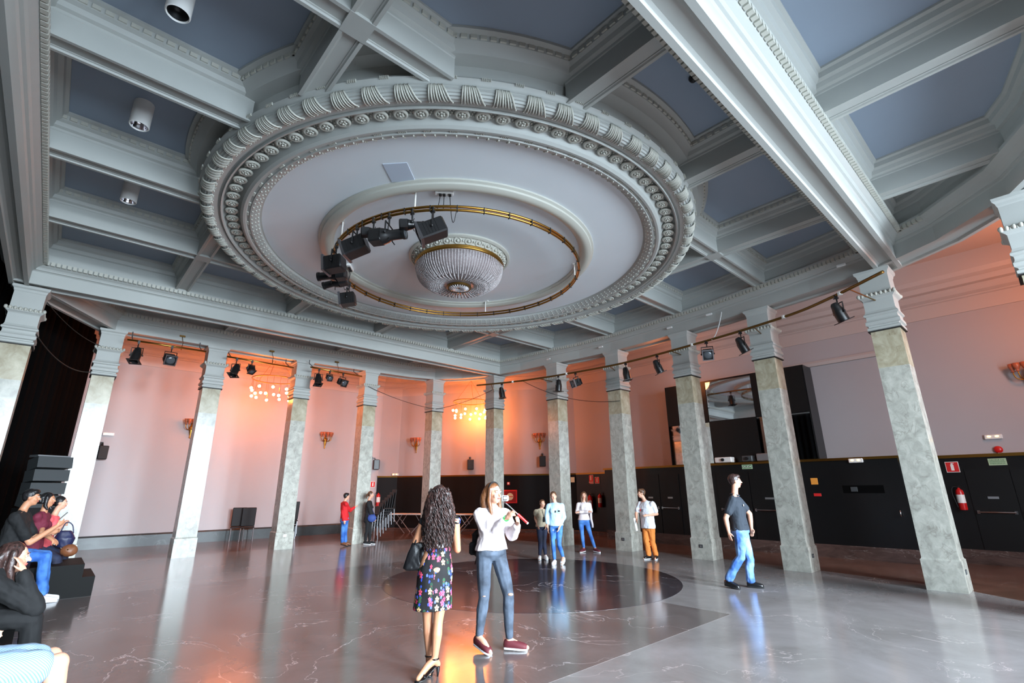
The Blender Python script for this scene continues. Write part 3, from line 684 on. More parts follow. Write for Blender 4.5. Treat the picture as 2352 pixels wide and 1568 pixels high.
# short pipes left
G2 = 'short lighting pipes between the left hand columns'; k = 0
SP = [((.78,15.5,5.4),(2.55,15.5,5.4)),((3.12,15.7,5.4),(5.05,15.85,5.4)),((5.42,15.4,5.4),(7.25,15.6,5.4))]
sl = ['short brass lighting pipe left of the sunlit column, with two lamps', 'short lighting pipe in front of the lit ring chandelier, with two lamps', 'short lighting pipe with three lamps, above the gilt wall sconce']
for (a, b), lab in zip(SP, sl):
    o = empty('lighting_pipe', ((a[0]+b[0])/2,(a[1]+b[1])/2,a[2]), lab, 'lighting pipe', G2)
    c = Vector(((a[0]+b[0])/2,(a[1]+b[1])/2,a[2])); f = MB(); f.tube([Vector(a)-c, Vector(b)-c], .025, 10); f.build('pipe', M['brass'], o, smooth='all')
    f = MB()
    for t in (.06,.94):
        p = Vector(a).lerp(Vector(b), t)-c; f.tube([p, p+Vector((0,.45,.22)), p+Vector((0,.45,.34))], .012, 6)
    f.build('bracket', M['lampblack'], o)
G = 'lamps on the short pipes between the left hand columns'
def onp(i, t, dz=-.03): p = Vector(SP[i][0]).lerp(Vector(SP[i][1]), t); return (p.x, p.y, p.z+dz)
parcan(onp(0,.14), (-.12,-.28,-1), 'black can lamp at the left end of the leftmost short pipe', G, 1.1)
fresnel(onp(0,.55), (.1,-.9,-.5), .24, 'square black lamp on the leftmost short pipe', G, .95)
parcan(onp(1,.14), (-.3,-.35,-1), 'black can lamp left of the lit ring chandelier', G, 1.05)
fresnel(onp(1,.36), (.2,-.5,-.9), .2, 'little black lamp directly above the left side of the lit ring chandelier', G, .7)
parcan(onp(2,.16), (-.05,-.3,-1), 'black can lamp, first of the three on the right short pipe', G, 1.05)
fresnel(onp(2,.36), (0,-.8,-.5), .18, 'smallest black lamp, middle of the three on the right short pipe', G, .62)
fresnel(onp(2,.62), (.3,-.8,-.4), .22, 'square black lamp, last of the three on the right short pipe', G, .85)
# sagging cables
def cable(name, a, b, sag, r, mt, lab):
    a, b = Vector(a), Vector(b); f = MB(); f.tube([a.lerp(b,t)-Vector((0,0,sag*4*t*(1-t))) for t in [i/20 for i in range(21)]], r, 6)
    tag(f.build(name, mt, smooth='all'), lab, 'cable')
cable('hanging_cable', (-.78,13.58,4.75), (.25,16.0,4.55), .22, .012, M['rubber'], 'thin cable sagging from the stage corner column across the black curtain')
cable('hanging_cable', (-.75,13.56,5.45), (.3,16.0,5.25), .12, .008, M['rubber'], 'upper thin cable across the top of the black curtain')
cable('hanging_cable', (7.56,15.95,5.2), (10.2,15.58,4.58), .10, .009, M['rubber'], 'thin cable sagging between the two columns left of the far corner')
cable('hanging_cable', (10.3,15.58,4.58), (11.5,13.6,5.2), .10, .009, M['rubber'], 'thin cable rising to the far corner column')
cable('hanging_cable', (11.0,11.5,5.08), (12.1,8.5,4.15), .25, .009, M['rubber'], 'thin dark cable drooping in front of the orange lit wall from the curved pipe')
cable('white_cable', (11.75,5.0,5.9), (11.22,5.1,5.08), .12, .012, M['white'], 'white cable hanging from a ceiling socket down to the curved pipe')
for (x, y, lab) in ((11.72,5.3,'small socket box high on the entablature above the white cable'),(11.93,6.55,'small socket box on the entablature above the column left of the white cable'),(12.02,9.0,'small socket box on the entablature over the column behind the girl in white'),(11.85,11.1,'small socket box on the entablature over the column behind the girl in blue'),(10.95,1.95+.2,'small socket box on the entablature near the right end of the curved pipe'),):
    f = MB(); f.bbox((0,0,0), (.04,.16,.05), .008); f.build('socket_box', M['white'], loc=(x-.03,y,5.9), label=lab, cat='socket box', group='socket boxes on the entablature')
for (x, lab) in ((2.0,'dark socket box above the leftmost short pipe'),(4.4,'dark socket box above the lit ring chandelier pipe'),(6.5,'dark socket box above the right short pipe')):
    f = MB(); f.bbox((0,0,0), (.14,.05,.05), .008); f.tube([(0,-.02,-.02),(.03,-.1,-.22),(0,-.2,-.45)], .008, 5); f.build('socket_box', M['oldbrass'], loc=(x,16.02,5.86), label=lab, cat='socket box')
# ------------------------------------------------------------------ ring chandeliers
def chandelier(loc, lab, seed, hide=None):
    o = empty('ring_chandelier', loc, lab, 'chandelier', 'ring chandeliers with hanging lit globes'); random.seed(seed)
    f = MB(); f.tube([(.72*math.cos(2*PI*i/48), .72*math.sin(2*PI*i/48), 0) for i in range(49)], .018, 8, cap=False); f.build('ring', M['brass'], o, smooth='all')
    f = MB()
    for k in range(3): w = 2*PI*k/3; f.tube([(.72*math.cos(w),.72*math.sin(w),0),(0,0,.9)], .006, 5)
    f.tube([(0,0,.9),(0,0,1.7)], .012, 6); f.build('hanger', M['brass'], o)
    for k in range(20):
        w = 2*PI*k/20; d = (.28,.52)[k % 2]+.08*random.random(); r = (.72,.66)[k % 2]
        f = MB(); f.tube([(r*math.cos(w),r*math.sin(w),0),(r*math.cos(w),r*math.sin(w),-d)], .004, 4); dr = f.build('drop_rod', M['brass'], o)
        f = MB(); f.ball((r*math.cos(w),r*math.sin(w),-d-.06), .046, 14, 9); f.build('globe', M['globe'], dr, smooth='all')
chandelier((5.22,18.2,5.43), 'lit ring chandelier glowing orange between the third and fourth columns from the left', 2)
chandelier((12.35,16.1,5.15), 'lit ring chandelier half hidden by the far corner column', 3)
# ------------------------------------------------------------------ gilt sconces
def sconce(loc, n, lab, first=[None]):
    F = frame(loc, n)
    if first[0] is None:
        o = ethere('wall_sconce', F, lab, 'sconce', 'gilt wall sconces'); first[0] = o
        f = MB(); f.lathe([(0,-.42),(.02,-.40),(.028,-.37),(.012,-.34),(.03,-.28),(.045,-.2),(.06,-.12),(.075,-.05),(.05,0),(.03,.04),(.035,.1),(0,.14)], 14)
        f.v = [(x, z, y*.6+.05) for x, y, z in f.v]; f.build('back_plate', M['gold'], o, smooth='all')
        for i, a in enumerate((-70,-35,0,35,70)):
            s = math.sin(math.radians(a)); c = math.cos(math.radians(a))
            f = MB(); pts = [(0,-.08,.07),(s*.10,-.12,.08+.06*c),(s*.19,-.08,.09+.13*c),(s*.22,.0,.10+.15*c),(s*.22,.05,.10+.15*c)]; f.tube(cat(pts,4), .012, 6); ar = f.build('arm', M['gold'], o, smooth='all')
            f = MB(); f.lathe([(.01,0),(.045,.01),(.02,.03),(.04,.06),(.062,.12),(.065,.19),(.06,.19),(.05,.1),(0,.05)], 12, c=(0,0,0)); f.v = [(x+s*.22, z+.05, y+.10+.15*c) for x, y, z in f.v]; f.build('glass_shade', M['amber_glass'], ar, smooth='all')
    else:
        o = copy_tree(first[0]); o.matrix_world = F; tag(o, lab)
    return o
sconce((3.32,20.36,3.84), (0,-1,0), 'gilt wall sconce half hidden left of the brightly sunlit column')
sconce((8.09,20.36,3.72), (0,-1,0), 'gilt wall sconce on the far wall, above the person in the red sweater')
sconce((11.72,19.12,3.62), (-.85,-.52,0), 'gilt wall sconce left of the column behind the curly haired woman')
sconce((14.84,14.55,3.64), (-.78,-.62,0), 'gilt wall sconce above the right of the two corner wall speakers')
sconce((15.52,.12,4.0), (-1,0,0), 'gilt wall sconce cut by the right edge of the photo')
# wall speakers
def speaker(loc, n, lab):
    o = ethere('wall_speaker', frame(loc, n), lab, 'wall speaker', 'small black wall speakers')
    f = MB(); f.bbox((0,0,.20), (.26,.42,.24), .02); f.build('cabinet', M['lampblack'], o)
    f = MB(); f.box(-.11,.11,-.19,.19,.32,.328); f.build('grille', M['rubber'], o)
    f = MB(); f.tube([(0,.26,.0),(0,.28,.12),(0,.20,.16)], .02, 6); f.cbox((0,.27,.02), (.08,.12,.03)); f.build('bracket', M['lampblack'], o)
speaker((.98,20.36,2.84), (.25,-1,0), 'black wall speaker on the far wall, right next to the column by the stage curtain')
speaker((13.05,17.0,2.66), (-.5,-.86,0), 'left one of the two black wall speakers near the far corner')
speaker((14.9,14.5,2.74), (-.7,-.7,0), 'right one of the two black wall speakers near the far corner, under a sconce')
speaker((10.25,20.36,2.73), (.9,-.4,0), 'black wall speaker seen edge-on beside the column with the red sweater person')
# line array on stage
o = empty('line_array_speaker', (-.12,15.35,.62), 'tall dark line array of loudspeaker boxes on the stage by the curtain', 'loudspeaker'); o.rotation_euler = (0,0,math.radians(-62))
f = MB(); f.box(-.28,.28,-.28,.28,0,.72); f.build('bass_cabinet', M['lampblack'], o)
for k in range(4):
    f = MB(); f.M = Matrix.Translation((.02*k,0,1.84-.98+k*.26)) @ Matrix.Rotation(math.radians(6-5*k), 4, 'Y'); f.add([(-.24,-.26,-.12),(.24,-.33,-.12),(.24,.33,-.12),(-.24,.26,-.12),(-.24,-.26,.12),(.24,-.33,.12),(.24,.33,.12),(-.24,.26,.12)], [(0,3,2,1),(4,5,6,7),(0,1,5,4),(1,2,6,5),(2,3,7,6),(3,0,4,7)])
    f.build('array_cabinet', M['speaker_grey'], o)
f = MB(); f.cbox((.06,0,1.80), (.3,.62,.05)); f.build('top_bracket', M['alu'], o)
# ------------------------------------------------------------------ fire gear and signs
def extinguisher(loc, n, lab, s=1.0, first=[]):
    o = ethere('fire_extinguisher', frame(loc, n) @ Matrix.Scale(s, 4), lab, 'fire extinguisher', 'red fire extinguishers')
    f = MB(); f.lathe([(0,-.25),(.07,-.25),(.075,-.23),(.075,.13),(.06,.18),(.03,.20),(.02,.23),(0,.23)], 20); f.v = [(x,z,y+.10) for x,y,z in f.v]; f.build('cylinder', M['red'], o, smooth=True)
    f = MB(); f.lathe([(.0765,-.10),(.0765,.08)], 12, a0=-PI*.95, a1=-PI*.05); f.v = [(x,z,-y+.10) for x,y,z in f.v]; f.build('paper_label', M['signwhite'], o, smooth='all')
    f = MB(); f.cbox((0,.25,.10), (.03,.04,.03)); f.tube([(0,.26,.1),(.06,.29,.1)], .008, 5); f.tube([(0,.27,.1),(.05,.245,.1)], .008, 5); f.build('valve', M['lampblack'], o)
    f = MB(); f.tube(cat([(0,.25,.1),(-.10,.24,.11),(-.13,.1,.12),(-.10,-.1,.12),(-.085,-.2,.12)],5), .01, 6); f.build('hose', M['rubber'], o, smooth='all')
extinguisher((10.62,20.38,1.28), (0,-1,0), 'fire extinguisher on the pale far wall beside the stacked chairs', 1.15)
extinguisher((15.49,12.48,1.12), (-1,0,0), 'taller of the two fire extinguishers behind the girl with folded arms', 1.35)
extinguisher((15.49,12.02,1.24), (-1,0,0), 'smaller fire extinguisher with a white label, right of the taller one', 1.0)
extinguisher((15.49,1.76,1.38), (-1,0,0), 'fire extinguisher beside the exit doors at the right edge', 1.0)
def plate(name, loc, n, w, h, mt, lab, cat, group=None, border=None):
    o = ethere(name, frame(loc, n), lab, cat, group)
    f = MB(); f.bbox((0,0,.006), (w,h,.012), .003)
    f.build('plate', border or mt, o)
    if border: f = MB(); f.box(-w/2+.012, w/2-.012, -h/2+.012, h/2-.012, .012, .0135); f.build('field', mt, o)
    return o
def ext_symbol(o, s=1.0, dy=0):
    f = MB(); f.box(-.02*s,.02*s,-.055*s+dy,.04*s+dy,.0135,.016); f.box(-.012*s,.012*s,.04*s+dy,.06*s+dy,.0135,.016); f.box(-.012*s,.03*s,.055*s+dy,.066*s+dy,.0135,.016); f.build('extinguisher_symbol', M['signwhite'], o)
G = 'red fire equipment signs'
o = plate('fire_sign', (10.38,20.39,1.9), (0,-1,0), .21, .24, M['signred'], 'red extinguisher sign on the pale far wall above the extinguisher by the stacked chairs', 'sign', G, M['signwhite']); ext_symbol(o, 1.3)
o = plate('fire_sign', (15.49,12.48,2.0), (-1,0,0), .24, .33, M['signred'], 'taller left one of the pair of red fire signs on the dark wall', 'sign', G, M['signwhite']); ext_symbol(o, 1.4, .04)
f = MB(); f.box(-.10,.10,-.125,-.115,.0135,.016); f.box(-.10,.10,-.10,-.09,.0135,.016); f.build('text_line', M['signwhite'], o)
o = plate('fire_sign', (15.49,12.18,1.96), (-1,0,0), .22, .24, M['signred'], 'lower right one of the pair of red fire signs on the dark wall', 'sign', G, M['signwhite']); ext_symbol(o, 1.3)
o = plate('fire_sign', (15.49,1.78,2.07), (-1,0,0), .24, .24, M['signred'], 'red extinguisher sign left of the exit doors at the right edge', 'sign', G, M['signwhite']); ext_symbol(o, 1.4)
o = plate('exit_sign', (14.50,6.06,2.21), (-1,0,0), .29, .12, M['signgreen'], 'small pale green exit sign over the black double door in the booth wall', 'exit sign', 'pale green exit signs')
f = MB(); f.box(-.13,.13,-.04,.04,.012,.0135); f.build('field', M['sign_green_dark'], o); text('SALIDA', .075, M['signwhite'], o, Matrix.Translation((0,0,.015)))
o = plate('exit_sign', (15.49,1.0,2.155), (-1,0,0), .30, .15, M['signgreen'], 'pale green exit sign with two lines over the right edge doors', 'exit sign', 'pale green exit signs')
text('SALIDA DE', .05, M['sign_green_dark'], o, Matrix.Translation((0,.035,.013))); text('EMERGENCIA', .042, M['sign_green_dark'], o, Matrix.Translation((0,-.035,.013)))
f = MB(); f.box(-.13,.13,-.004,.004,.012,.014); f.build('rule', M['sign_green_dark'], o)
def emlight(loc, n, lab):
    o = ethere('emergency_light', frame(loc, n), lab, 'emergency light', 'white emergency lights'); f = MB(); f.bbox((0,0,.03), (.30,.10,.06), .012); f.build('casing', M['white'], o)
    for x in (-.07,.06): f = MB(); f.ball((x,.01,.062), (.035,.018,.01), 10, 5); f.build('lit_lamp', M['emlamp'], o)
emlight((1.1,20.40,3.43), (0,-1,0), 'white emergency light on the far wall above the wall speaker by the stage')
emlight((11.2,19.93,2.31), (-.72,-.69,0), 'emergency light on the brass rail left of the curly haired woman')
emlight((14.50,3.42,2.26), (-1,0,0), 'white emergency light with two yellow lamps on the booth wall')
emlight((15.55,.95,2.70), (-1,0,0), 'white emergency light high on the right wall above the red bell')
o = ethere('alarm_bell', frame((15.55,.93,2.42), (-1,0,0)), 'round red alarm bell above the brass rail at the right', 'alarm bell'); f = MB(); f.lathe([(0,.07),(.04,.068),(.07,.05),(.078,.02),(.078,0)], 20); f.build('gong', M['red'], o, smooth='all'); f = MB(); f.cbox((0,-.08,.02), (.04,.05,.03)); f.build('base', M['white'], o)
o = ethere('fire_alarm_button', frame((14.02,15.62,1.88), (-.80,-.60,0)), 'small red call point on the black corner dado', 'call point'); f = MB(); f.bbox((0,0,.025), (.12,.12,.05), .01); f.build('casing', M['red'], o); f = MB(); f.box(-.035,.035,-.03,.045,.05,.053); f.build('button', M['signwhite'], o)
o = ethere('fire_hose_cabinet', frame((14.05,15.55,1.37), (-.80,-.60,0)), 'square red fire hose cabinet behind the selfie stick', 'fire hose cabinet')
f = MB(); f.bbox((0,0,.03), (.58,.52,.06), .01); f.build('frame', M['signred'], o); f = MB(); f.box(-.24,.24,-.21,.21,.06,.064); f.build('door', M['dark_red'], o)
f = MB(); f.lathe([(0,.07),(.14,.07),(.14,.064)], 24); f.build('hose_symbol', M['cream'], o); f = MB(); f.box(-.12,.12,-.015,.015,.07,.074); f.build('bar', M['signred'], o)
o = plate('notice', (15.36,13.3,2.0), (-.94,-.34,0), .16, .2, M['cream'], 'small yellowish notice right of the column behind the blue shirt girl', 'notice')
o = plate('notice', (14.50,4.42,1.79), (-1,0,0), .16, .16, M['amber'], 'small orange notice just right of the column beside the walking man', 'notice'); 
o = plate('notice', (14.50,4.40,1.46), (-1,0,0), .17, .07, M['signred'], 'small red strip sign under the orange notice', 'notice')
# doors in the black walls
def pushdoor(y0, y1, x, n, num, bar_z, ztop):
    o = ethere('door_%d' % num, frame((x, (y0+y1)/2, 0), (n,0,0)), None, None); o['kind'] = 'structure'; w = abs(y1-y0)
    for s in (-1, 1):
        f = MB(); f.box(s*w/4-w/4+.01, s*w/4+w/4-.01, .30, ztop, 0, .02); lf = f.build('leaf', M['blackdoor'], o)
        f = MB(); f.tube([(s*w/4-w*.2, bar_z, .07),(s*w/4+w*.2, bar_z, .07)], .018, 8)
        for q in (-.2,.2): f.cbox((s*w/4+w*q, bar_z, .04), (.05,.07,.06))
        f.build('push_bar', M['chrome'], lf, smooth=True)
        f = MB(); f.box(s*w/4-.06*w, s*w/4+.06*w, bar_z+.28, bar_z+.33, .02, .028); f.build('plate', M['alu'], lf)
    return o
pushdoor(5.1, 7.0, 14.5, -1, 1, 1.06, 2.08)
pushdoor(8.2, 9.6, 14.5, -1, 2, 1.06, 2.08)
pushdoor(.1, 1.6, 15.49, -1, 3, 1.09, 2.0)
o = ethere('service_hatch', frame((14.5,3.4,1.59), (-1,0,0)), 'narrow dark slot hatch in the booth wall', 'hatch'); f = MB(); f.box(-.42,.42,-.09,.09,0,.004); f.build('recess', M['cloth_black'], o); f = MB(); f.bbox((-.18,0,.01), (.14,.11,.02), .004); f.build('lens_window', M['speaker_grey'], o)
f = MB(); f.tube([(14.46,2.75,1.0),(14.40,2.75,1.0),(14.40,2.75,1.12),(14.46,2.75,1.12)], .012, 6); tag(f.build('door_handle', M['chrome'], smooth='all'), 'chrome handle at the right end of the black booth wall', 'door handle')
# mirror and black panel wall over the booth
mp = empty('mirror_panel_wall', (14.95,6.47,2.34), 'black framed block of mirrors and black panels standing over the service booth', 'mirror wall')
f = MB(); f.box(-.05,.59,-2.15,2.15,0,2.58); f.build('frame', M['blackdoor'], mp)
for i in range(3):
    y0 = -2.13+1.42*i
    for j in range(2):
        mir = (i+j) % 2 == 0
        f = MB(); f.box(-.07,-.052,y0+.01,y0+1.41,.03+1.26*j,1.26+1.26*j); f.build('mirror_pane' if mir else 'black_pane', M['mirror'] if mir else M['blackdoor'], mp)
f = MB(); f.sweep([(15.50,8.7),(15.50,2.6)], [(.04,4.94),(-.03,4.94),(-.06,5.02),(-.03,5.08),(.04,5.08)][::1]); f.build('trim_18', M['frieze'], kind='structure', label='beaded picture rail on the right wall')
# projectors on the booth ledge
def device(loc, d, lab, mt, lens=True):
    o = empty('projector', loc, lab, 'projector', 'machines on the booth ledge'); f = MB(); f.bbox((0,0,d[2]/2+.02), d, .015); f.build('body', mt, o)
    f = MB(); [f.tube([(sx*d[0]*.35,sy*d[1]*.4,0),(sx*d[0]*.35,sy*d[1]*.4,.03)], .012, 6) for sx in (-1,1) for sy in (-1,1)]; f.build('foot', M['rubber'], o)
    if lens: f = MB(); f.tube([(-d[0]/2+.01,0,d[2]/2+.02),(-d[0]/2-.04,0,d[2]/2+.02)], .045, 16); f.build('lens', M['lampblack'], o, smooth=True)
device((14.66,6.75,2.34), (.25,.50,.15), 'white projector with a round black lens on the booth ledge', M['white'])
device((14.66,6.05,2.34), (.25,.28,.16), 'small grey device between the white projector and the column', M['speaker_grey'])
device((14.66,5.62,2.34), (.22,.34,.2), 'grey metal box at the right end of the ledge devices', M['alu'], False)
# socket plates on the column plinths
for (x, y, n, lab, mt) in ((11.654,1.74-.265,(0,-1,0),'small socket plate low on the largest right hand column','d'),(11.92-.05,4.16-.267,(0,-1,0),'small socket plate low on the column right of the walking man','d'),(12.22-.267,6.36+.0,(-1,0,0),'small socket plate low on the column left of the walking man','d'),(12.36-.267,8.72+.0,(-1,0,0),'small socket plate low on the column left of the orange trousers','d'),
                           (2.95,16.3-.267,(0,-1,0),'white socket plate low on the brightly sunlit column','w'),(5.48,16.35-.267,(0,-1,0),'white socket plate low on the column beside the black chairs','w')):
    if x > 11.6 and n[1] == -1 and y < 2: x = 11.35
    o = ethere('socket_plate', frame((x, y, .30 if mt == 'd' else .38), n), lab, 'socket plate', 'socket plates on the column plinths'); f = MB(); f.bbox((0,0,.004), (.10,.075,.01), .003); f.build('plate', M['white'] if mt == 'w' else M['speaker_grey'], o)
    f = MB(); f.box(-.018,.018,-.018,.018,.009,.012); f.build('socket', M['alu'] if mt == 'd' else M['white'], o)
# ------------------------------------------------------------------ chairs and table
def make_chair():
    t = empty('stacking_chair', (0,0,0))
    f = MB(); f.bbox((0,0,.45), (.44,.43,.05), .02); f.build('seat', M['chairblack'], t)
    f = MB(); f.M = Matrix.Translation((0,.20,.80)) @ Matrix.Rotation(math.radians(-7), 4, 'X'); f.bbox((0,0,0), (.43,.04,.62), .016); f.build('backrest', M['chairblack'], t)
    for sx in (-1,1):
        for sy in (-1,1): f = MB(); f.tube([(sx*.195,sy*.19,.43),(sx*.205,sy*.21,0)], .016, 8); f.build('leg', M['alu'], t)
    return t
ch = make_chair(); tag(ch, None, 'chair', 'black stacking chairs'); ch.location = (5.42,19.75,0); ch.rotation_euler = (0,0,math.radians(165))
tag(ch, 'front one of the two high backed black chairs near the far wall')
def chair(x, y, z, rz, lab):
    c = copy_tree(ch); c.location = (x,y,z); c.rotation_euler = (0,0,rz); tag(c, lab, 'chair', 'black stacking chairs'); return c
chair(5.18,20.02,0,math.radians(165),'rear one of the two high backed black chairs, its brown side showing')
for k in range(3): chair(6.72+.0*k,19.5-.05*k,.085*k,math.radians(180),['bottom','middle','top'][k]+' black chair of the stack half hidden behind the fourth column from the left')
for k in range(7): chair(8.75+.085*k,17.1-.03*k,.095*k,math.radians(-100),['lowest chair','second lowest chair','third chair up','middle chair','third chair from the top','second chair from the top','topmost chair'][k]+' of the leaning stack behind the woman in black')
def table(x, y, a, lab):
    t = empty('folding_table', (x,y,0), lab, 'folding table', 'white folding tables by the corner wall', a)
    f = MB(); f.bbox((0,0,.72), (1.70,.62,.045), .012); f.build('table_top', M['signwhite'], t)
    for s in (-1,1):
        for q in (-.26,.26):
            f = MB(); f.tube([(s*.80,q,.70),(s*.15,q,.01)], .016, 8); f.build('leg', M['alu'], t)
            f = MB(); f.tube([(s*.30,q*.9,.70),(s*.55,q*.9,.34)] if True else [], .012, 8); f.build('brace', M['alu'], t)
    return t
table(11.15,18.35,math.radians(-57),'white folding table with crossed metal legs left of the curly haired woman')
table(12.15,16.75,math.radians(-57),'white folding table partly hidden between the two women in front')
# waste bin like stand, etc omitted
# ------------------------------------------------------------------ people
TS = bpy.data.scenes.new('workbench')
def skinmesh(name, f, mt, parent, vox=.012, sm=6, disp=None, fac=.5):
    me = bpy.data.meshes.new('tmp'); me.from_pydata(f.v, [], f.f)
    b = bmesh.new(); b.from_mesh(me); bmesh.ops.recalc_face_normals(b, faces=b.faces); b.to_mesh(me); b.free()
    o = bpy.data.objects.new('tmp', me); TS.collection.objects.link(o)
    m = o.modifiers.new('r', 'REMESH'); m.mode = 'VOXEL'; m.voxel_size = vox; m.use_smooth_shade = True
    if sm: q = o.modifiers.new('s', 'SMOOTH'); q.factor = fac; q.iterations = sm
    TS.view_layers[0].update(); dg = TS.view_layers[0].depsgraph; nm = bpy.data.meshes.new_from_object(o.evaluated_get(dg)); bpy.data.objects.remove(o)
    if disp:
        a, fr = disp
        co = [v.co.copy() for v in nm.vertices]; no = [v.normal.copy() for v in nm.vertices]; out = []
        for p, q in zip(co, no):
            out += list(p+q*a*(noise.noise(Vector((p.x*fr, p.y*fr, p.z*fr*.55)))+.5*noise.noise(Vector((p.x*fr*2.3+5, p.y*fr*2.3, p.z*fr*1.6)))))
        nm.vertices.foreach_set('co', out); nm.update()
    nm.materials.clear(); nm.materials.append(mt)
    nm.polygons.foreach_set('use_smooth', [True]*len(nm.polygons))
    r = bpy.data.objects.new(name, nm); COL.objects.link(r); r.parent = parent; return r
def cap(f, a, ra, b, rb, n=10):       # tapered capsule
    a, b = Vector(a), Vector(b); d = b-a; L_ = d.length
    if L_ < 1e-4: f.ball(a, ra); return
    d /= L_; pts = []; rs = []
    for k in range(4): w = PI/2*k/4; pts.append(a-d*ra*math.cos(w)); rs.append(max(.001, ra*math.sin(w)))
    pts.append(a); rs.append(ra); pts.append(b); rs.append(rb)
    for k in range(1, 5): w = PI/2*k/4; pts.append(b+d*rb*math.sin(w)); rs.append(max(.001, rb*math.cos(w)))
    f.tube(pts, rs, n)
def ell(f, c, r, R=None, n=16, m=10):
    M0 = f.M; f.M = M0 @ Matrix.Translation(c) @ (R.to_4x4() if R else Matrix.Identity(4)); f.ball((0,0,0), r, n, m); f.M = M0
def basis(x, y, z): return Matrix(((x.x,y.x,z.x),(x.y,y.y,z.y),(x.z,y.z,z.z)))
def loft(f, rings, n=22, p=2.3):      # rings: (centre, right, fwd, half width, half depth)
    vs = []; fs = []; k = len(rings)
    for c, s, g, w, d in rings:
        for i in range(n):
            a = 2*PI*i/n; ca, sa = math.cos(a), math.sin(a); q = (abs(ca)**p+abs(sa)**p)**(-1/p)
            vs.append(tuple(c+s*w*ca*q+g*d*sa*q))
    for j in range(k-1):
        for i in range(n): fs.append((j*n+i, j*n+(i+1) % n, (j+1)*n+(i+1) % n, (j+1)*n+i))
    fs += [tuple(range(n))[::-1], tuple((k-1)*n+i for i in range(n))]; f.add(vs, fs)
TF = [(-.14,.09,.065),(0,.165,.112),(.14,.16,.108),(.42,.122,.085),(.64,.138,.10),(.82,.145,.092),(.94,.125,.072),(1.02,.07,.05)]
TM = [(-.14,.095,.07),(0,.158,.11),(.14,.155,.11),(.42,.15,.10),(.64,.17,.112),(.82,.178,.105),(.94,.155,.08),(1.02,.08,.055)]
def hand(f, w, d, nrm, s=1.0, curl=.5, side=1, grip=0):
    """palm, four jointed fingers of unequal length and a thumb leaving the side of the palm"""
    d = Vector(d).normalized(); nrm = Vector(nrm); nrm = (nrm-d*nrm.dot(d)).normalized(); x = d.cross(nrm).normalized()*side
    w = Vector(w); R = basis(x, nrm, d)
    ell(f, w+d*.045*s, (.040*s,.016*s,.052*s), R); cap(f, w-d*.01, .024*s, w+d*.03*s, .026*s)
    for i, (o, L_) in enumerate(((-.029,.062),(-.010,.072),(.010,.068),(.028,.054))):
        p = w+d*.082*s+x*o*s; q = d; a = curl*(.55+.1*i)+grip*.5
        for k in range(3):
            a_ = a*(k*.9+.5); q = (d*math.cos(a_)+nrm*math.sin(a_)); e = p+q*L_*s*(.44,.32,.26)[k]; cap(f, p, (.0095,.0085,.0075)[k]*s, e, (.0085,.0075,.0065)[k]*s, 8); p = e
    p = w+d*.02*s-x*.030*s; q = (d*.65-x*.7+nrm*.25).normalized(); e = p+q*.038*s; cap(f, p, .013*s, e, .011*s, 8); q2 = (d*.75-x*.15+nrm*(.3+.5*grip)).normalized(); e2 = e+q2*.034*s; cap(f, e, .0105*s, e2, .0085*s, 8)
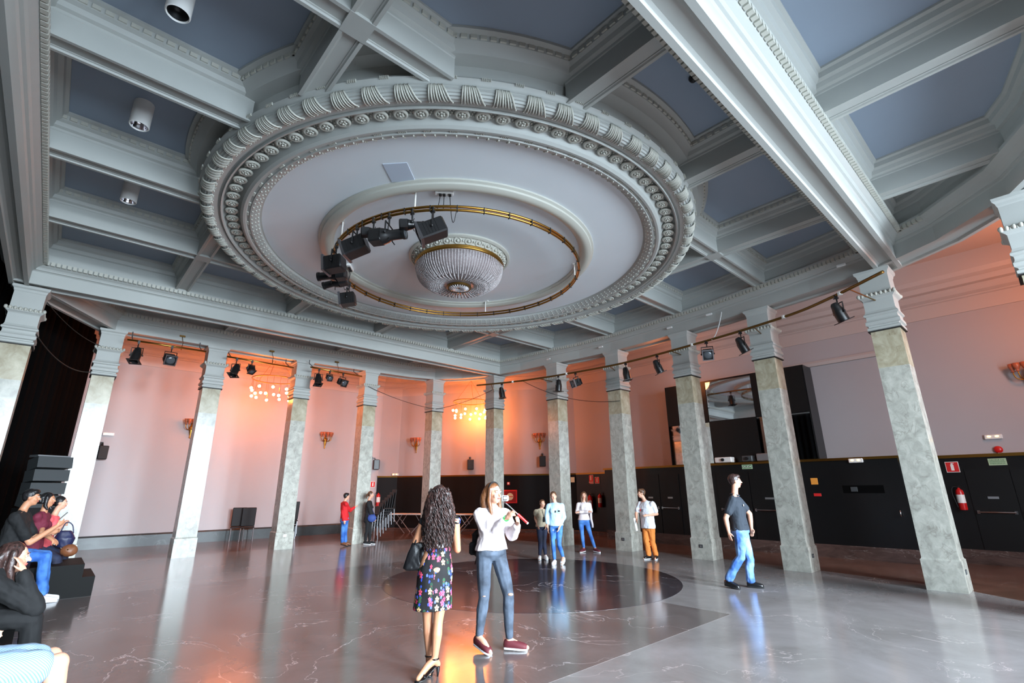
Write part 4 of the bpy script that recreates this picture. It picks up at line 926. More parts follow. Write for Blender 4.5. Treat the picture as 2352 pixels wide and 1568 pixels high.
def person(name, base, yaw, J, label, th=0, hth=None, male=False, skin=None, s=1.0, top=None, legs=None, hair=None, shoes=None, near=False, extra=None, sit=False, face=True, hands=True, legr=1.0, ground=True, barefoot=False, wf=1.0, headup=0, curl=(.5,.5)):
    J = {k: Vector(v) for k, v in J.items()}
    root = empty('person', (base[0], base[1], 0), label, 'person', rz=yaw)
    T = TM if male else TF; hth = th if hth is None else hth
    def sf(t): t = math.radians(t); return Vector((math.cos(t), math.sin(t), 0)), Vector((math.sin(t), -math.cos(t), 0))
    S, F = sf(th); 
    if S.x < -1e-3: S = -S
    HS, HF = sf(hth)
    up = (J['sh']-J['pel']).normalized(); g = (F-up*F.dot(up)).normalized()
    sw = (.185 if male else .160)*s*wf; hw = .088*s; vox = .0085 if near else .012
    sha, shb = J['sh']-S*sw-up*.045*s, J['sh']+S*sw-up*.045*s; ha, hb = J['pel']-S*hw, J['pel']+S*hw
    if ground:
        for k in ('aa','ab'): J[k].z = max(J[k].z, .085)
        for k in ('ta','tb'): J[k].z = .03 if J[k].z < .12 else J[k].z
    def torso(f, o=0, t0=-9, t1=9, flare=0, wmul=1.0):
        rs = []
        for t, w, d in T:
            if t < t0 or t > t1: continue
            rs.append((J['pel'].lerp(J['sh'], t) if 0 <= t <= 1 else J['pel']+(J['sh']-J['pel'])*t, S, g, (w*s*wf*wmul+o), (d*s*wf+o)))
        loft(f, rs)
    # body
    f = MB(); torso(f)
    if not male:
        for q in (-1, 1): ell(f, J['pel'].lerp(J['sh'], .70)+g*.075*s+S*.07*q*s, (.06*s,.055*s,.06*s))
    ell(f, J['pel']-g*.045*s, (.14*s,.09*s,.10*s), basis(S, g, up))
    for q in (sha, shb): cap(f, J['neck']-up*.045*s, .040*s, q.lerp(J['sh'],.15), .044*s)
    cap(f, J['sh']-up*.02, .062*s, J['neck']-Vector((0,0,.0)), .052*s); cap(f, J['neck'], .052*s, J['head']-Vector((0,0,.03)), .055*s)
    for a, e, w in ((sha, J['ea'], J['wa']), (shb, J['eb'], J['wb'])):
        k = 1.12 if male else .95
        cap(f, a, .053*s*k, a.lerp(e,.5), .044*s*k); cap(f, a.lerp(e,.5), .044*s*k, e, .037*s*k); cap(f, e, .038*s*k, e.lerp(w,.4), .037*s*k); cap(f, e.lerp(w,.4), .037*s*k, w, .024*s*k)
    for h_, kn, an, to in ((ha, J['ka'], J['aa'], J['ta']), (hb, J['kb'], J['ab'], J['tb'])):
        k = s*legr
        cap(f, h_, .088*k, h_.lerp(kn,.55), .073*k); cap(f, h_.lerp(kn,.55), .073*k, kn, .053*k); ell(f, kn, (.054*k,.054*k,.06*k))
        bk = Vector((0,0,0)); sh_ = (kn-an)
        cf = kn.lerp(an,.32)-HF*0-F*.012*k; cap(f, kn, .052*k, cf, .056*k); cap(f, cf, .056*k, an, .034*k)
        dd = (to-an); cap(f, an, .036*s, an+Vector((dd.x,dd.y,0))*.45+Vector((0,0,-.035)), .034*s); cap(f, an+Vector((dd.x,dd.y,0))*.45+Vector((0,0,-.035)), .034*s, to, .024*s); cap(f, an, .034*s, an-Vector((dd.x,dd.y,0))*.22+Vector((0,0,-.04)), .03*s)
    hc = J['head']; HU = Vector((HF.x*headup, HF.y*headup, 1)).normalized(); HFq = (HF-HU*HF.dot(HU)).normalized(); R = basis(HS, HFq, HU)
    ell(f, hc+HU*.025*s-HFq*.008*s, (.074*s,.092*s,.088*s), R); ell(f, hc-HU*.045*s+HFq*.022*s, (.056*s,.066*s,.068*s), R); ell(f, hc-HU*.088*s+HFq*.055*s, (.026*s,.024*s,.02*s), R)
    cap(f, hc+HU*.012*s+HFq*.082*s, .010*s, hc-HU*.022*s+HFq*.106*s, .014*s, 8)
    for q in (-1, 1):
        ell(f, hc-HU*.005*s+HS*.076*s*q, (.010*s,.018*s,.03*s), R); ell(f, hc+HU*.028*s+HFq*.078*s+HS*.034*s*q, (.026*s,.012*s,.009*s), R); ell(f, hc-HU*.03*s+HFq*.066*s+HS*.036*s*q, (.024*s,.02*s,.02*s), R)
    if hands:
        for w, e, q, cu in ((J['wa'], J['ea'], -1, curl[0]), (J['wb'], J['eb'], 1, curl[1])):
            d = w-e; d = d.normalized() if d.length > .01 else Vector((0,0,-1)); nrm = (J['pel']+Vector((0,0,.15))-w); nrm = nrm if nrm.length > .02 else F
            hand(f, w, d, nrm, s*.95, cu, q)
    body = skinmesh('body', f, skin or M['skin'], root, vox, 5)
    # face
    if face:
        for q in (-1, 1):
            e = MB(); ell(e, hc+HU*.012*s+HFq*.082*s+HS*.031*s*q, (.0135*s,.009*s,.0075*s), R, 10, 6); ey = e.build('eye', M['eyewhite'], root, smooth='all')
            e = MB(); ell(e, hc+HU*.012*s+HFq*.0895*s+HS*.031*s*q, (.0055*s,.003*s,.0055*s), R, 8, 5); e.build('iris', M['iris'], ey, smooth='all')
            e = MB(); ell(e, hc+HU*.033*s+HFq*.088*s+HS*.033*s*q, (.018*s,.004*s,.0035*s), R, 8, 5); e.build('eyebrow', M['hair_dark'], root, smooth='all')
        e = MB(); ell(e, hc-HU*.05*s+HFq*.088*s, (.022*s,.009*s,.0065*s), R, 10, 6); ell(e, hc-HU*.058*s+HFq*.086*s, (.018*s,.008*s,.006*s), R, 10, 6); e.build('lips', M['lips'], root, smooth='all')
    # hair
    if hair:
        kind, hm, hl = hair; f = MB()
        ell(f, hc+HU*.040*s-HFq*.022*s, (.086*s,.095*s,.090*s), R)
        if kind == 'short': ell(f, hc+HU*.01*s-HFq*.045*s, (.078*s,.06*s,.075*s), R); ell(f, hc+HU*.082*s+HFq*.030*s, (.072*s,.062*s,.042*s), R)
        elif kind == 'tail':
            ell(f, hc-HFq*.04*s, (.076*s,.06*s,.07*s), R); ell(f, hc-HFq*.125*s-HU*.01*s, (.042*s,.05*s,.05*s), R); cap(f, hc-HFq*.13*s, .04*s, hc-HFq*.15*s-HU*hl, .022*s)
        else:
            bk = hc-HFq*.045*s; w0 = .088*s; rs = []; L_ = hl
            for t in [i/8 for i in range(9)]:
                c = bk-Vector((0,0,1))*L_*t-HFq*(.03*s*math.sin(PI*min(1,t*1.2))+.02*t); rs.append((c+Vector((0,0,.06*s)), HS, HFq, w0*(1+.42*math.sin(PI*min(1,t*1.05)*.8))*(1-.30*t**3)*(1.35 if kind == 'curly' else 1), (.062+.012*t)*s*(1.25 if kind == 'curly' else 1)))
            loft(f, rs, 24, 2)
            if kind in ('long', 'curly'):
                for q in (-1, 1):
                    a = hc+HU*.05*s+HS*.070*s*q+HFq*.01*s; b = hc-HU*.09*s+HS*.082*s*q+HFq*.012*s; c = b-Vector((0,0,1))*max(.04, L_*.5)+HFq*.035*s-HS*.01*q; cap(f, a, .026*s, b, .03*s); cap(f, b, .03*s, c, .017*s)
        ho = skinmesh('hair', f, hm, root, .009, 4, (.014 if kind == 'curly' else .004, 26 if kind == 'curly' else 14))
        if kind == 'curly':
            f = MB(); random.seed(11)
            for i in range(150):
                a = random.uniform(-1.0, 1.0)*PI*.62; z0 = random.uniform(-.05,.10); L2 = hl*random.uniform(.55,.98)
                pts = []; ph = random.random()*6; rr = random.uniform(.008,.014)
                for k in range(26):
                    t = k/25; zz = z0-(L2+z0)*t; wd = (.10+.055*math.sin(PI*min(1, (-(zz)/hl+.12)*.95)*.85))*s if zz < .03 else .088*s
                    dirv = -HFq*math.cos(a)+HS*math.sin(a); q = ph+t*L2*52
                    pts.append(hc-HFq*.03*s+dirv*wd*(1.02)+Vector((rr*math.cos(q), rr*math.sin(q), zz)))
                f.tube(pts, [.0055*(1-.6*(k/25)**2) for k in range(26)], 4)
            f.build('curls', hm, ho, smooth='all')
    # trousers
    if legs:
        kind, lm, o = legs
        f = MB(); torso(f, o*.8+.006, -1, .2); ell(f, J['pel']-g*.045*s, (.145*s+o,.095*s+o,.10*s+o), basis(S, g, up))
        for h_, kn, an in ((ha, J['ka'], J['aa']), (hb, J['kb'], J['ab'])):
            k = s*legr; e = an.lerp(kn, .10); cf = kn.lerp(an,.32)-F*.010*k
            cap(f, h_, .088*k+o, h_.lerp(kn,.55), .074*k+o); cap(f, h_.lerp(kn,.55), .074*k+o, kn, .055*k+o)
            cap(f, kn, .055*k+o, cf, .057*k+o); cap(f, cf, .057*k+o, e, (.040 if o < .012 else .056)*k+o)
        pt = skinmesh('trousers', f, lm, root, vox, 4, (.006 if o < .012 else .010, 11))
    if top:
        kind, tm, sl, hem, o = top       # sleeve 0..2, hem t on the torso (negative = over the hips)
        f = MB(); rs = []
        prof = [(t, w, d) for t, w, d in T if t > hem+.05]
        w0, d0 = [(w, d) for t, w, d in T if t <= max(hem, 0)+.01][-1][:2] if hem >= 0 else (T[1][1], T[1][2])
        prof = [(hem, w0*1.02, d0*1.05)]+[x for x in prof]
        for t, w, d in prof: rs.append((J['pel']+(J['sh']-J['pel'])*t, S, g, w*s*wf+o, d*s*wf+o+.004))
        loft(f, rs)
        if not male:
            for q in (-1, 1): ell(f, J['pel'].lerp(J['sh'], .70)+g*.075*s+S*.07*q*s, (.06*s+o*.7,.055*s+o*.7,.06*s+o*.7))
        for a, e, w in ((sha, J['ea'], J['wa']), (shb, J['eb'], J['wb'])):
            k = 1.12 if male else .95
            cap(f, J['sh']+up*.012*s, .046*s+o*.6, a.lerp(J['sh'],.15), .046*s+o*.7)
            ell(f, a, (.052*s*k+o*.8,.052*s*k+o*.8,.052*s*k+o*.6))
            if sl > 0: b = a.lerp(e, min(1, sl)); cap(f, a, .054*s*k+o, b, (.054-.014*min(1,sl))*s*k+o*1.1)
            if sl > 1: b = e.lerp(w, sl-1); cap(f, e, .040*s*k+o*1.1, b, .030*s*k+o*.9)
        skinmesh(kind, f, tm, root, vox, 3, (.008 if o < .02 else .012, 12))
    if shoes:
        sm_, so = shoes
        for an, to in ((J['aa'], J['ta']), (J['ab'], J['tb'])):
            d = Vector((to.x-an.x, to.y-an.y, 0)); L0 = d.length; d = d.normalized() if L0 > .03 else F
            lift = an.z-.085; z0 = to.z-.03; heel = an-d*.055*s; toe = an+d*.19*s; side = Vector((-d.y, d.x, 0)); tilt = (to.z-.03)-(an.z-.085)
            def gz(t): return (an.z-.085)+(tilt)*t
            f = MB(); rs = []
            for t, w, h_ in ((-.02,.022,.045),(.02,.038,.062),(.22,.044,.074),(.42,.046,.066),(.62,.050,.052),(.85,.046,.040),(.97,.034,.03),(1.01,.015,.018)):
                c = heel.lerp(toe, t); c.z = gz(t)+.02+h_*.5; rs.append((c, side, Vector((0,0,1)), w*s, h_*.5+.014))
            loft(f, rs, 16, 2.2); u_ = f.build('shoe', sm_, root, smooth='all')
            f = MB(); rs = []
            for t, w in ((-.015,.018),(0,.032),(.05,.039),(.25,.041),(.42,.043),(.62,.050),(.85,.046),(.97,.034),(1.02,.016)):
                c = heel.lerp(toe, t); c.z = gz(t)+.014; rs.append((c, side, Vector((0,0,1)), w*s, .014))
            loft(f, rs, 14, 4); f.build('sole', so, u_, smooth=True)
    if extra: extra(root, J, dict(S=S, F=F, up=up, g=g, sha=sha, shb=shb, ha=ha, hb=hb, HF=HFq, HS=HS, HU=HU, s=s))
    return root
M['skin'] = mat('skin_light', srgb(212,160,134), .5); M['skin2'] = mat('skin_tan', srgb(190,134,102), .5)
for k in ('skin', 'skin2'): M[k].node_tree.nodes['Principled BSDF'].inputs['Subsurface Weight'].default_value = .08
M['eyewhite'] = mat('eye_white', srgb(225,220,215), .2); M['iris'] = mat('iris_brown', srgb(50,32,22), .2); M['lips'] = mat('lips', srgb(178,96,88), .4)
def hairmat(n, a, b):
    m = mat(n, a, .42, var=0, bump=.7, bscale=30); N = m.node_tree.nodes; L = m.node_tree.links; t = N.new('ShaderNodeTexNoise'); t.inputs['Scale'].default_value = 9; tc = N.new('ShaderNodeTexCoord'); mp = N.new('ShaderNodeMapping'); mp.inputs['Scale'].default_value = (6,6,.6)
    L.new(tc.outputs['Object'], mp.inputs[0]); L.new(mp.outputs[0], t.inputs['Vector']); cr = N.new('ShaderNodeValToRGB'); cr.color_ramp.elements[0].position = .35; cr.color_ramp.elements[1].position = .65; cr.color_ramp.elements[0].color = a; cr.color_ramp.elements[1].color = b
    L.new(t.outputs['Fac'], cr.inputs[0]); L.new(cr.outputs[0], N['Principled BSDF'].inputs['Base Color']); return m
M['hair_dark'] = hairmat('hair_dark_brown', srgb(28,19,17), srgb(68,46,42)); M['hair_black'] = hairmat('hair_black', srgb(12,11,12), srgb(34,32,34))
M['hair_brown'] = hairmat('hair_brown', srgb(64,42,30), srgb(104,72,50)); M['hair_auburn'] = hairmat('hair_light_brown', srgb(84,50,30), srgb(134,86,52))
def denim(n, a, b, sc=3):
    m = mat(n, a, .8, bump=.15, bscale=180); N = m.node_tree.nodes; L = m.node_tree.links; t = N.new('ShaderNodeTexNoise'); t.inputs['Scale'].default_value = sc; t.inputs['Detail'].default_value = 6; tc = N.new('ShaderNodeTexCoord'); L.new(tc.outputs['Object'], t.inputs['Vector'])
    cr = N.new('ShaderNodeValToRGB'); cr.color_ramp.elements[0].position = .38; cr.color_ramp.elements[1].position = .66; cr.color_ramp.elements[0].color = a; cr.color_ramp.elements[1].color = b; L.new(t.outputs['Fac'], cr.inputs[0]); L.new(cr.outputs[0], N['Principled BSDF'].inputs['Base Color']); return m
M['jean_grey'] = denim('washed_grey_blue_denim', srgb(46,54,66), srgb(78,90,106), 7); M['jean_blue'] = denim('bright_blue_denim', srgb(34,84,160), srgb(84,140,206), 4); M['jean_light'] = denim('faded_blue_denim', srgb(50,92,160), srgb(140,180,222), 3.5)
M['jean_dark'] = denim('dark_navy_denim', srgb(20,24,44), srgb(34,44,72)); M['blk'] = mat('black_cotton', srgb(14,15,17), .85, bump=.1); M['slate'] = mat('dark_slate_cotton', srgb(40,48,58), .85, bump=.1)
M['knit'] = mat('cream_knit', srgb(216,206,208), .85, bump=.3, bscale=220); M['wht'] = mat('white_cotton', srgb(216,219,226), .8, bump=.1); M['palebl'] = mat('pale_blue_shirt', srgb(170,204,230), .8, bump=.1); M['beige'] = mat('beige_top', srgb(196,184,158), .85)
M['redk'] = mat('red_sweater', srgb(196,22,30), .8, bump=.2, bscale=200); M['orangep'] = mat('orange_trousers', srgb(214,126,54), .8, bump=.1); M['maroon'] = mat('maroon_cotton', srgb(104,28,50), .8); M['pinkt'] = mat('coral_top', srgb(236,96,104), .8)
M['canvas_maroon'] = mat('maroon_canvas', srgb(88,24,34), .7, bump=.15, bscale=200); M['canvas_white'] = mat('white_canvas', srgb(226,226,226), .7); M['leather'] = mat('black_leather', srgb(20,20,22), .3, bump=.15, bscale=60); M['brownleather'] = mat('brown_leather', srgb(110,66,40), .5); M['navy'] = mat('navy_nylon', srgb(24,30,66), .5)
M['rubberwhite'] = mat('white_rubber', srgb(222,226,230), .6)
JP = {}
JP['floral'] = ((2.9, 4.37), -0.5859, {"head":[0.05,0,1.566],"neck":[0.063,0.0,1.465],"sh":[0.074,0,1.387],"pel":[0.045,0,0.9],"ea":[-0.175,0.05,1.104],"wa":[-0.108,0.27,1.198],"eb":[0.258,0.05,1.07],"wb":[0.18,0.29,1.173],"ka":[-0.01,0.05,0.46],"aa":[0.017,0.08,0.139],"ta":[0.02,0.0,0.007],"kb":[0.086,-0.02,0.451],"ab":[0.066,-0.03,0.143],"tb":[-0.076,-0.12,0.023],"hem":[0.033,0,0.563]})
JP['selfie'] = ((3.88, 4.47), -0.7149, {"head":[-0.079,0,1.599],"neck":[-0.094,0.02,1.479],"sh":[-0.089,0.02,1.412],"pel":[-0.101,0,0.953],"ea":[-0.13,-0.05,1.134],"wa":[0.068,-0.22,1.335],"eb":[0.138,-0.02,1.152],"wb":[0.187,-0.22,1.28],"ka":[-0.173,-0.05,0.533],"aa":[-0.227,0,0.134],"ta":[-0.103,-0.14,0.048],"kb":[0.091,-0.05,0.547],"ab":[0.099,0.03,0.093],"tb":[0.288,0.0,0.009],"h1":[0.105,-0.28,1.418],"h2":[0.2,-0.27,1.341],"s1":[0.058,-0.3,1.505],"s2":[0.266,-0.27,1.318],"ph":[0.053,-0.31,1.55],"pack":[-0.285,0.16,1.062]})
JP['polo'] = ((9.14, 4.17), -1.1428, {"head":[0.088,0,1.756],"neck":[0.067,0,1.59],"sh":[0.046,0,1.478],"pel":[0.077,0,0.894],"ea":[-0.14,-0.22,1.133],"wa":[-0.119,-0.22,0.905],"eb":[0.263,0.22,1.19],"wb":[0.26,0.24,0.953],"ka":[0.024,-0.08,0.505],"aa":[-0.232,-0.08,0.114],"ta":[-0.195,-0.1,-0.03],"kb":[0.159,0.08,0.45],"ab":[0.122,0.1,0.025],"tb":[0.291,0.08,-0.062]})
JP['orange'] = ((11.16, 7.25), -0.9947, {"head":[-0.121,0,1.524],"neck":[-0.069,0,1.388],"sh":[-0.023,0,1.305],"pel":[-0.019,0,0.733],"ea":[-0.288,0.0,1.036],"wa":[-0.284,-0.12,0.919],"eb":[0.215,-0.05,1.04],"wb":[-0.006,-0.2,1.016],"ka":[-0.099,-0.03,0.394],"aa":[-0.055,0,0.067],"ta":[-0.182,-0.12,0.011],"kb":[0.054,0,0.374],"ab":[0.108,0.03,0.058],"tb":[0.078,-0.18,-0.004],"paper":[-0.314,-0.15,0.8]})
JP['folded'] = ((11.2, 9.19), -0.8837, {"head":[-0.092,0,1.464],"neck":[-0.098,0,1.336],"sh":[-0.102,0,1.267],"pel":[-0.127,0,0.765],"ea":[-0.305,-0.05,1.028],"wa":[-0.005,-0.2,1.046],"eb":[0.078,-0.05,1.051],"wb":[-0.23,-0.2,1.035],"ka":[-0.189,-0.03,0.453],"aa":[-0.16,0,0.097],"ta":[-0.244,-0.12,0.022],"kb":[0.035,-0.03,0.454],"ab":[0.145,0,0.099],"tb":[0.254,-0.1,0.014]})
JP['blue'] = ((8.94, 8.27), -0.8243, {"head":[-0.071,0,1.477],"neck":[-0.044,0,1.359],"sh":[-0.036,0,1.3],"pel":[-0.031,0,0.819],"ea":[-0.237,0,1.039],"wa":[-0.222,-0.1,0.788],"eb":[0.148,0,1.019],"wb":[0.048,-0.12,0.799],"ka":[-0.112,-0.05,0.494],"aa":[-0.085,0,0.082],"ta":[-0.127,-0.16,-0.006],"kb":[0.026,-0.08,0.432],"ab":[0.116,0.05,0.141],"tb":[0.07,-0.12,0.017]})
JP['beige'] = ((9.3, 9.05), -0.799, {"head":[-0.026,0,1.29],"neck":[-0.05,0,1.197],"sh":[-0.062,0,1.145],"pel":[-0.051,0,0.736],"ea":[-0.22,0.03,0.949],"wa":[-0.157,-0.08,0.782],"eb":[0.085,0.03,0.947],"wb":[0.047,-0.08,0.781],"ka":[-0.102,-0.03,0.407],"aa":[-0.12,0,0.077],"ta":[-0.132,-0.16,-0.01],"kb":[-0.005,-0.03,0.427],"ab":[0.018,0,0.097],"tb":[0.047,-0.12,0.004]})
JP['red'] = ((7.15, 15.6), -0.4298, {"head":[-0.069,0,1.467],"neck":[-0.098,0,1.348],"sh":[-0.119,0,1.283],"pel":[-0.06,0,0.762],"ea":[-0.144,-0.12,0.988],"wa":[-0.084,-0.14,0.757],"eb":[0.06,0.08,1.042],"wb":[0.198,0.12,1.13],"ka":[-0.085,-0.03,0.457],"aa":[-0.068,-0.05,0.13],"ta":[0.015,-0.08,0.055],"kb":[-0.02,0.05,0.45],"ab":[0.009,0.08,0.116],"tb":[0.105,0.08,0.049]})
JP['dark'] = ((7.9, 15.45), -0.4727, {"head":[-0.061,0,1.511],"neck":[-0.106,0,1.376],"sh":[-0.1,0,1.295],"pel":[-0.084,0,0.722],"ea":[-0.034,-0.14,0.978],"wa":[0.06,-0.1,0.79],"eb":[-0.01,0.14,0.994],"wb":[0.1,0.1,0.806],"ka":[-0.099,-0.05,0.399],"aa":[-0.13,-0.05,0.103],"ta":[-0.03,-0.08,0.025],"kb":[-0.006,0.05,0.402],"ab":[0.003,0.06,0.102],"tb":[0.115,0.05,0.034]})
JP['phone'] = ((0.12, 11.3), -0.0106, {"head":[-0.29,0,1.57],"neck":[-0.34,0,1.42],"sh":[-0.36,0,1.33],"pel":[-0.4,0,0.73],"ea":[-0.17,-0.16,0.9],"wa":[0.105,-0.05,1.13],"eb":[-0.14,0.2,0.95],"wb":[0.06,0.1,1.02],"ka":[0.05,-0.1,0.68],"aa":[0.12,-0.1,0.09],"ta":[0.28,-0.12,0.03],"kb":[0.07,0.12,0.68],"ab":[0.14,0.12,0.09],"tb":[0.3,0.12,0.03],"ph":[0.156,-0.02,1.309]})
JP['maroon'] = ((0.25, 11.9), -0.021, {"head":[-0.213,0,1.526],"neck":[-0.226,0,1.37],"sh":[-0.234,0,1.3],"pel":[-0.269,0,0.73],"ea":[-0.167,0.2,0.994],"wa":[-0.02,0.1,0.879],"eb":[-0.189,-0.2,1.017],"wb":[-0.028,-0.1,0.879],"ka":[0.086,-0.05,0.573],"aa":[0.151,-0.05,0.184],"ta":[0.268,-0.05,0.09],"kb":[0.1,0.1,0.579],"ab":[0.173,0.1,0.176],"tb":[0.292,0.1,0.081]})
JP['pink'] = ((0.3, 12.5), -0.024, {"head":[-0.074,0,1.463],"neck":[-0.114,0,1.307],"sh":[-0.133,0,1.226],"pel":[-0.188,0,0.73],"ea":[-0.061,0.18,0.933],"wa":[0.03,0.05,1.083],"eb":[-0.077,-0.18,0.954],"wb":[0.036,-0.05,1.087],"ka":[0.138,0,0.558],"aa":[0.209,0,0.193],"ta":[0.317,0,0.124],"kb":[0.15,0.1,0.555],"ab":[0.216,0.1,0.188],"tb":[0.33,0.1,0.118]})
JP['black'] = ((-0.05, 6.0), 0.0083, {"head":[-0.05,0,1.13],"neck":[-0.06,0,1.07],"sh":[-0.1,0,1.02],"pel":[-0.33,0,0.73],"ea":[0.16,-0.14,0.74],"wa":[0.03,-0.11,1.03],"eb":[-0.02,0.2,0.80],"wb":[0.08,0.0,0.80],"ka":[0.16,-0.12,0.66],"aa":[0.24,-0.12,0.09],"ta":[0.4,-0.12,0.03],"kb":[0.16,0.12,0.66],"ab":[0.22,0.12,0.09],"tb":[0.38,0.12,0.03]})
JP['stripe'] = ((-0.12, 4.1), 0.0293, {"head":[-0.307,0,1.43],"neck":[-0.283,0,1.3],"sh":[-0.269,0,1.22],"pel":[-0.12,0,0.74],"ea":[-0.149,-0.2,0.938],"wa":[-0.04,-0.17,0.90],"eb":[-0.185,0.2,0.93],"wb":[-0.04,0.17,0.9],"ka":[0.345,-0.06,0.72],"aa":[0.42,-0.06,0.09],"ta":[0.57,-0.06,0.03],"kb":[0.33,0.2,0.7],"ab":[0.3,0.2,0.09],"tb":[0.42,0.2,0.03]})
def P(n): return JP[n]
# --- floral dress pattern
def floral():
    m = bpy.data.materials.new('floral_dress_cloth'); m.use_nodes = True; N = m.node_tree.nodes; L = m.node_tree.links; b = N['Principled BSDF']; b.inputs['Roughness'].default_value = .8
    tc = N.new('ShaderNodeTexCoord'); sp = N.new('ShaderNodeSeparateXYZ'); L.new(tc.outputs['Object'], sp.inputs[0])
    def mth(op, a, b_=None):
        q = N.new('ShaderNodeMath'); q.operation = op
        for i, v in enumerate((a, b_)):
            if v is None: continue
            if isinstance(v, (int, float)): q.inputs[i].default_value = v
            else: L.new(v, q.inputs[i])
        return q.outputs[0]
    ang = mth('MULTIPLY', mth('ARCTAN2', mth('SUBTRACT', sp.outputs[0], .033), sp.outputs[1]), .21)
    cb_ = N.new('ShaderNodeCombineXYZ'); L.new(ang, cb_.inputs[0]); L.new(sp.outputs[2], cb_.inputs[1])
    last = None
    def layer(scale, off, R, col_a, col_b, prev, petals=2.5, cut=.5):
        mp = N.new('ShaderNodeMapping'); mp.inputs['Location'].default_value = (off, off*1.7, 0); L.new(cb_.outputs[0], mp.inputs[0])
        vo = N.new('ShaderNodeTexVoronoi'); vo.voronoi_dimensions = '2D'; vo.inputs['Scale'].default_value = scale; vo.inputs['Randomness'].default_value = .75; L.new(mp.outputs[0], vo.inputs['Vector'])
        sb = N.new('ShaderNodeVectorMath'); sb.operation = 'SUBTRACT'; L.new(mp.outputs[0], sb.inputs[0]); L.new(vo.outputs['Position'], sb.inputs[1])
        s2 = N.new('ShaderNodeSeparateXYZ'); L.new(sb.outputs[0], s2.inputs[0]); a = mth('ARCTAN2', s2.outputs[0], s2.outputs[1])
        ln = N.new('ShaderNodeVectorMath'); ln.operation = 'LENGTH'; L.new(sb.outputs[0], ln.inputs[0])
        rad = mth('MULTIPLY', mth('ADD', mth('MULTIPLY', mth('ABSOLUTE', mth('COSINE', mth('MULTIPLY', a, petals))), .6), .4), R)
        sc = N.new('ShaderNodeSeparateColor'); L.new(vo.outputs['Color'], sc.inputs[0])
        msk = mth('MULTIPLY', mth('LESS_THAN', ln.outputs['Value'], rad), mth('GREATER_THAN', sc.outputs[0], cut))
        cm = N.new('ShaderNodeMix'); cm.data_type = 'RGBA'; cm.inputs['A'].default_value = col_a; cm.inputs['B'].default_value = col_b; L.new(mth('GREATER_THAN', sc.outputs[1], .6), cm.inputs['Factor'])
        ctr = N.new('ShaderNodeMix'); ctr.data_type = 'RGBA'; L.new(mth('LESS_THAN', ln.outputs['Value'], R*.2), ctr.inputs['Factor']); L.new(cm.outputs['Result'], ctr.inputs['A']); ctr.inputs['B'].default_value = srgb(120,30,50)
        mx = N.new('ShaderNodeMix'); mx.data_type = 'RGBA'; L.new(msk, mx.inputs['Factor'])
        if prev is None: mx.inputs['A'].default_value = srgb(13,13,18)
        else: L.new(prev, mx.inputs['A'])
        L.new(ctr.outputs['Result'], mx.inputs['B']); return mx.outputs['Result']
    c = layer(14, 3.1, -.0+.032, srgb(40,84,54), srgb(30,66,48), None, 1, .72)
    c = layer(26, .7, .016, srgb(50,84,216), srgb(96,124,236), c, 2.5, .72)
    c = layer(13, 1.9, .030, srgb(236,84,116), srgb(232,196,140), c, 2.5, .52)
    c = layer(17, 5.3, .022, srgb(224,60,96), srgb(240,110,140), c, 2.5, .80)
    L.new(c, b.inputs['Base Color']); return m
M['floral'] = floral()
def floral_extra(root, J, D):
    f = MB(); S, F = D['S'], D['F']; c0 = J['hem']
    rs = []
    for z, w, d, x in ((.563,.185,.15,.035),(.66,.178,.145,.035),(.78,.172,.14,.04),(.88,.168,.135,.045),(.97,.150,.12,.05),(1.06,.128,.10,.055),(1.13,.120,.09,.06),(1.20,.128,.10,.066),(1.28,.142,.108,.07),(1.34,.135,.09,.072),(1.385,.10,.065,.074)):
        rs.append((Vector((x, 0, z)), S, F, w, d))
    f = MB(); loft(f, rs, 40, 2.1)
    for q in (D['sha'], D['shb']): ell(f, q, (.055,.055,.05))
    skinmesh('dress', f, M['floral'], root, .009, 2, (.008, 8))
    # sandals with heels
    for an, to in ((J['aa'], J['ta']), (J['ab'], J['tb'])):
        d = Vector((to.x-an.x, to.y-an.y, 0)).normalized(); heel = an-d*.04; toe = Vector((to.x, to.y, .012))+d*.03; side = Vector((-d.y, d.x, 0))
        f = MB(); rs = []
        for t, w, z in ((0,.026,.088),(.2,.028,.084),(.45,.026,.045),(.65,.036,.014),(.85,.034,.010),(1,.014,.010)):
            c = heel.lerp(toe, t); c.z = z; rs.append((c, side, Vector((0,0,1)), w, .007))
        loft(f, rs, 12, 3); sd = f.build('sandal', M['leather'], root, smooth='all')
        f = MB(); cap(f, heel+Vector((0,0,0))*0+Vector((0,0,.085-heel.z)), .02, Vector((heel.x, heel.y, .008)), .008); f.build('stiletto_heel', M['leather'], sd, smooth='all')
        f = MB(); a = an+Vector((0,0,.01)); f.tube([a+Vector((.036*math.cos(w_), .036*math.sin(w_), 0)) for w_ in [2*PI*i/14 for i in range(15)]], .007, 6); f.build('ankle_strap', M['leather'], sd, smooth='all')
        f = MB(); c = heel.lerp(toe,.68); c.z = .03; f.tube([c+side*.038*math.cos(w_)+Vector((0,0,.026*math.sin(w_))) for w_ in [PI*i/10 for i in range(11)]], .009, 6); f.build('toe_strap', M['leather'], sd, smooth='all')
LEAN = None
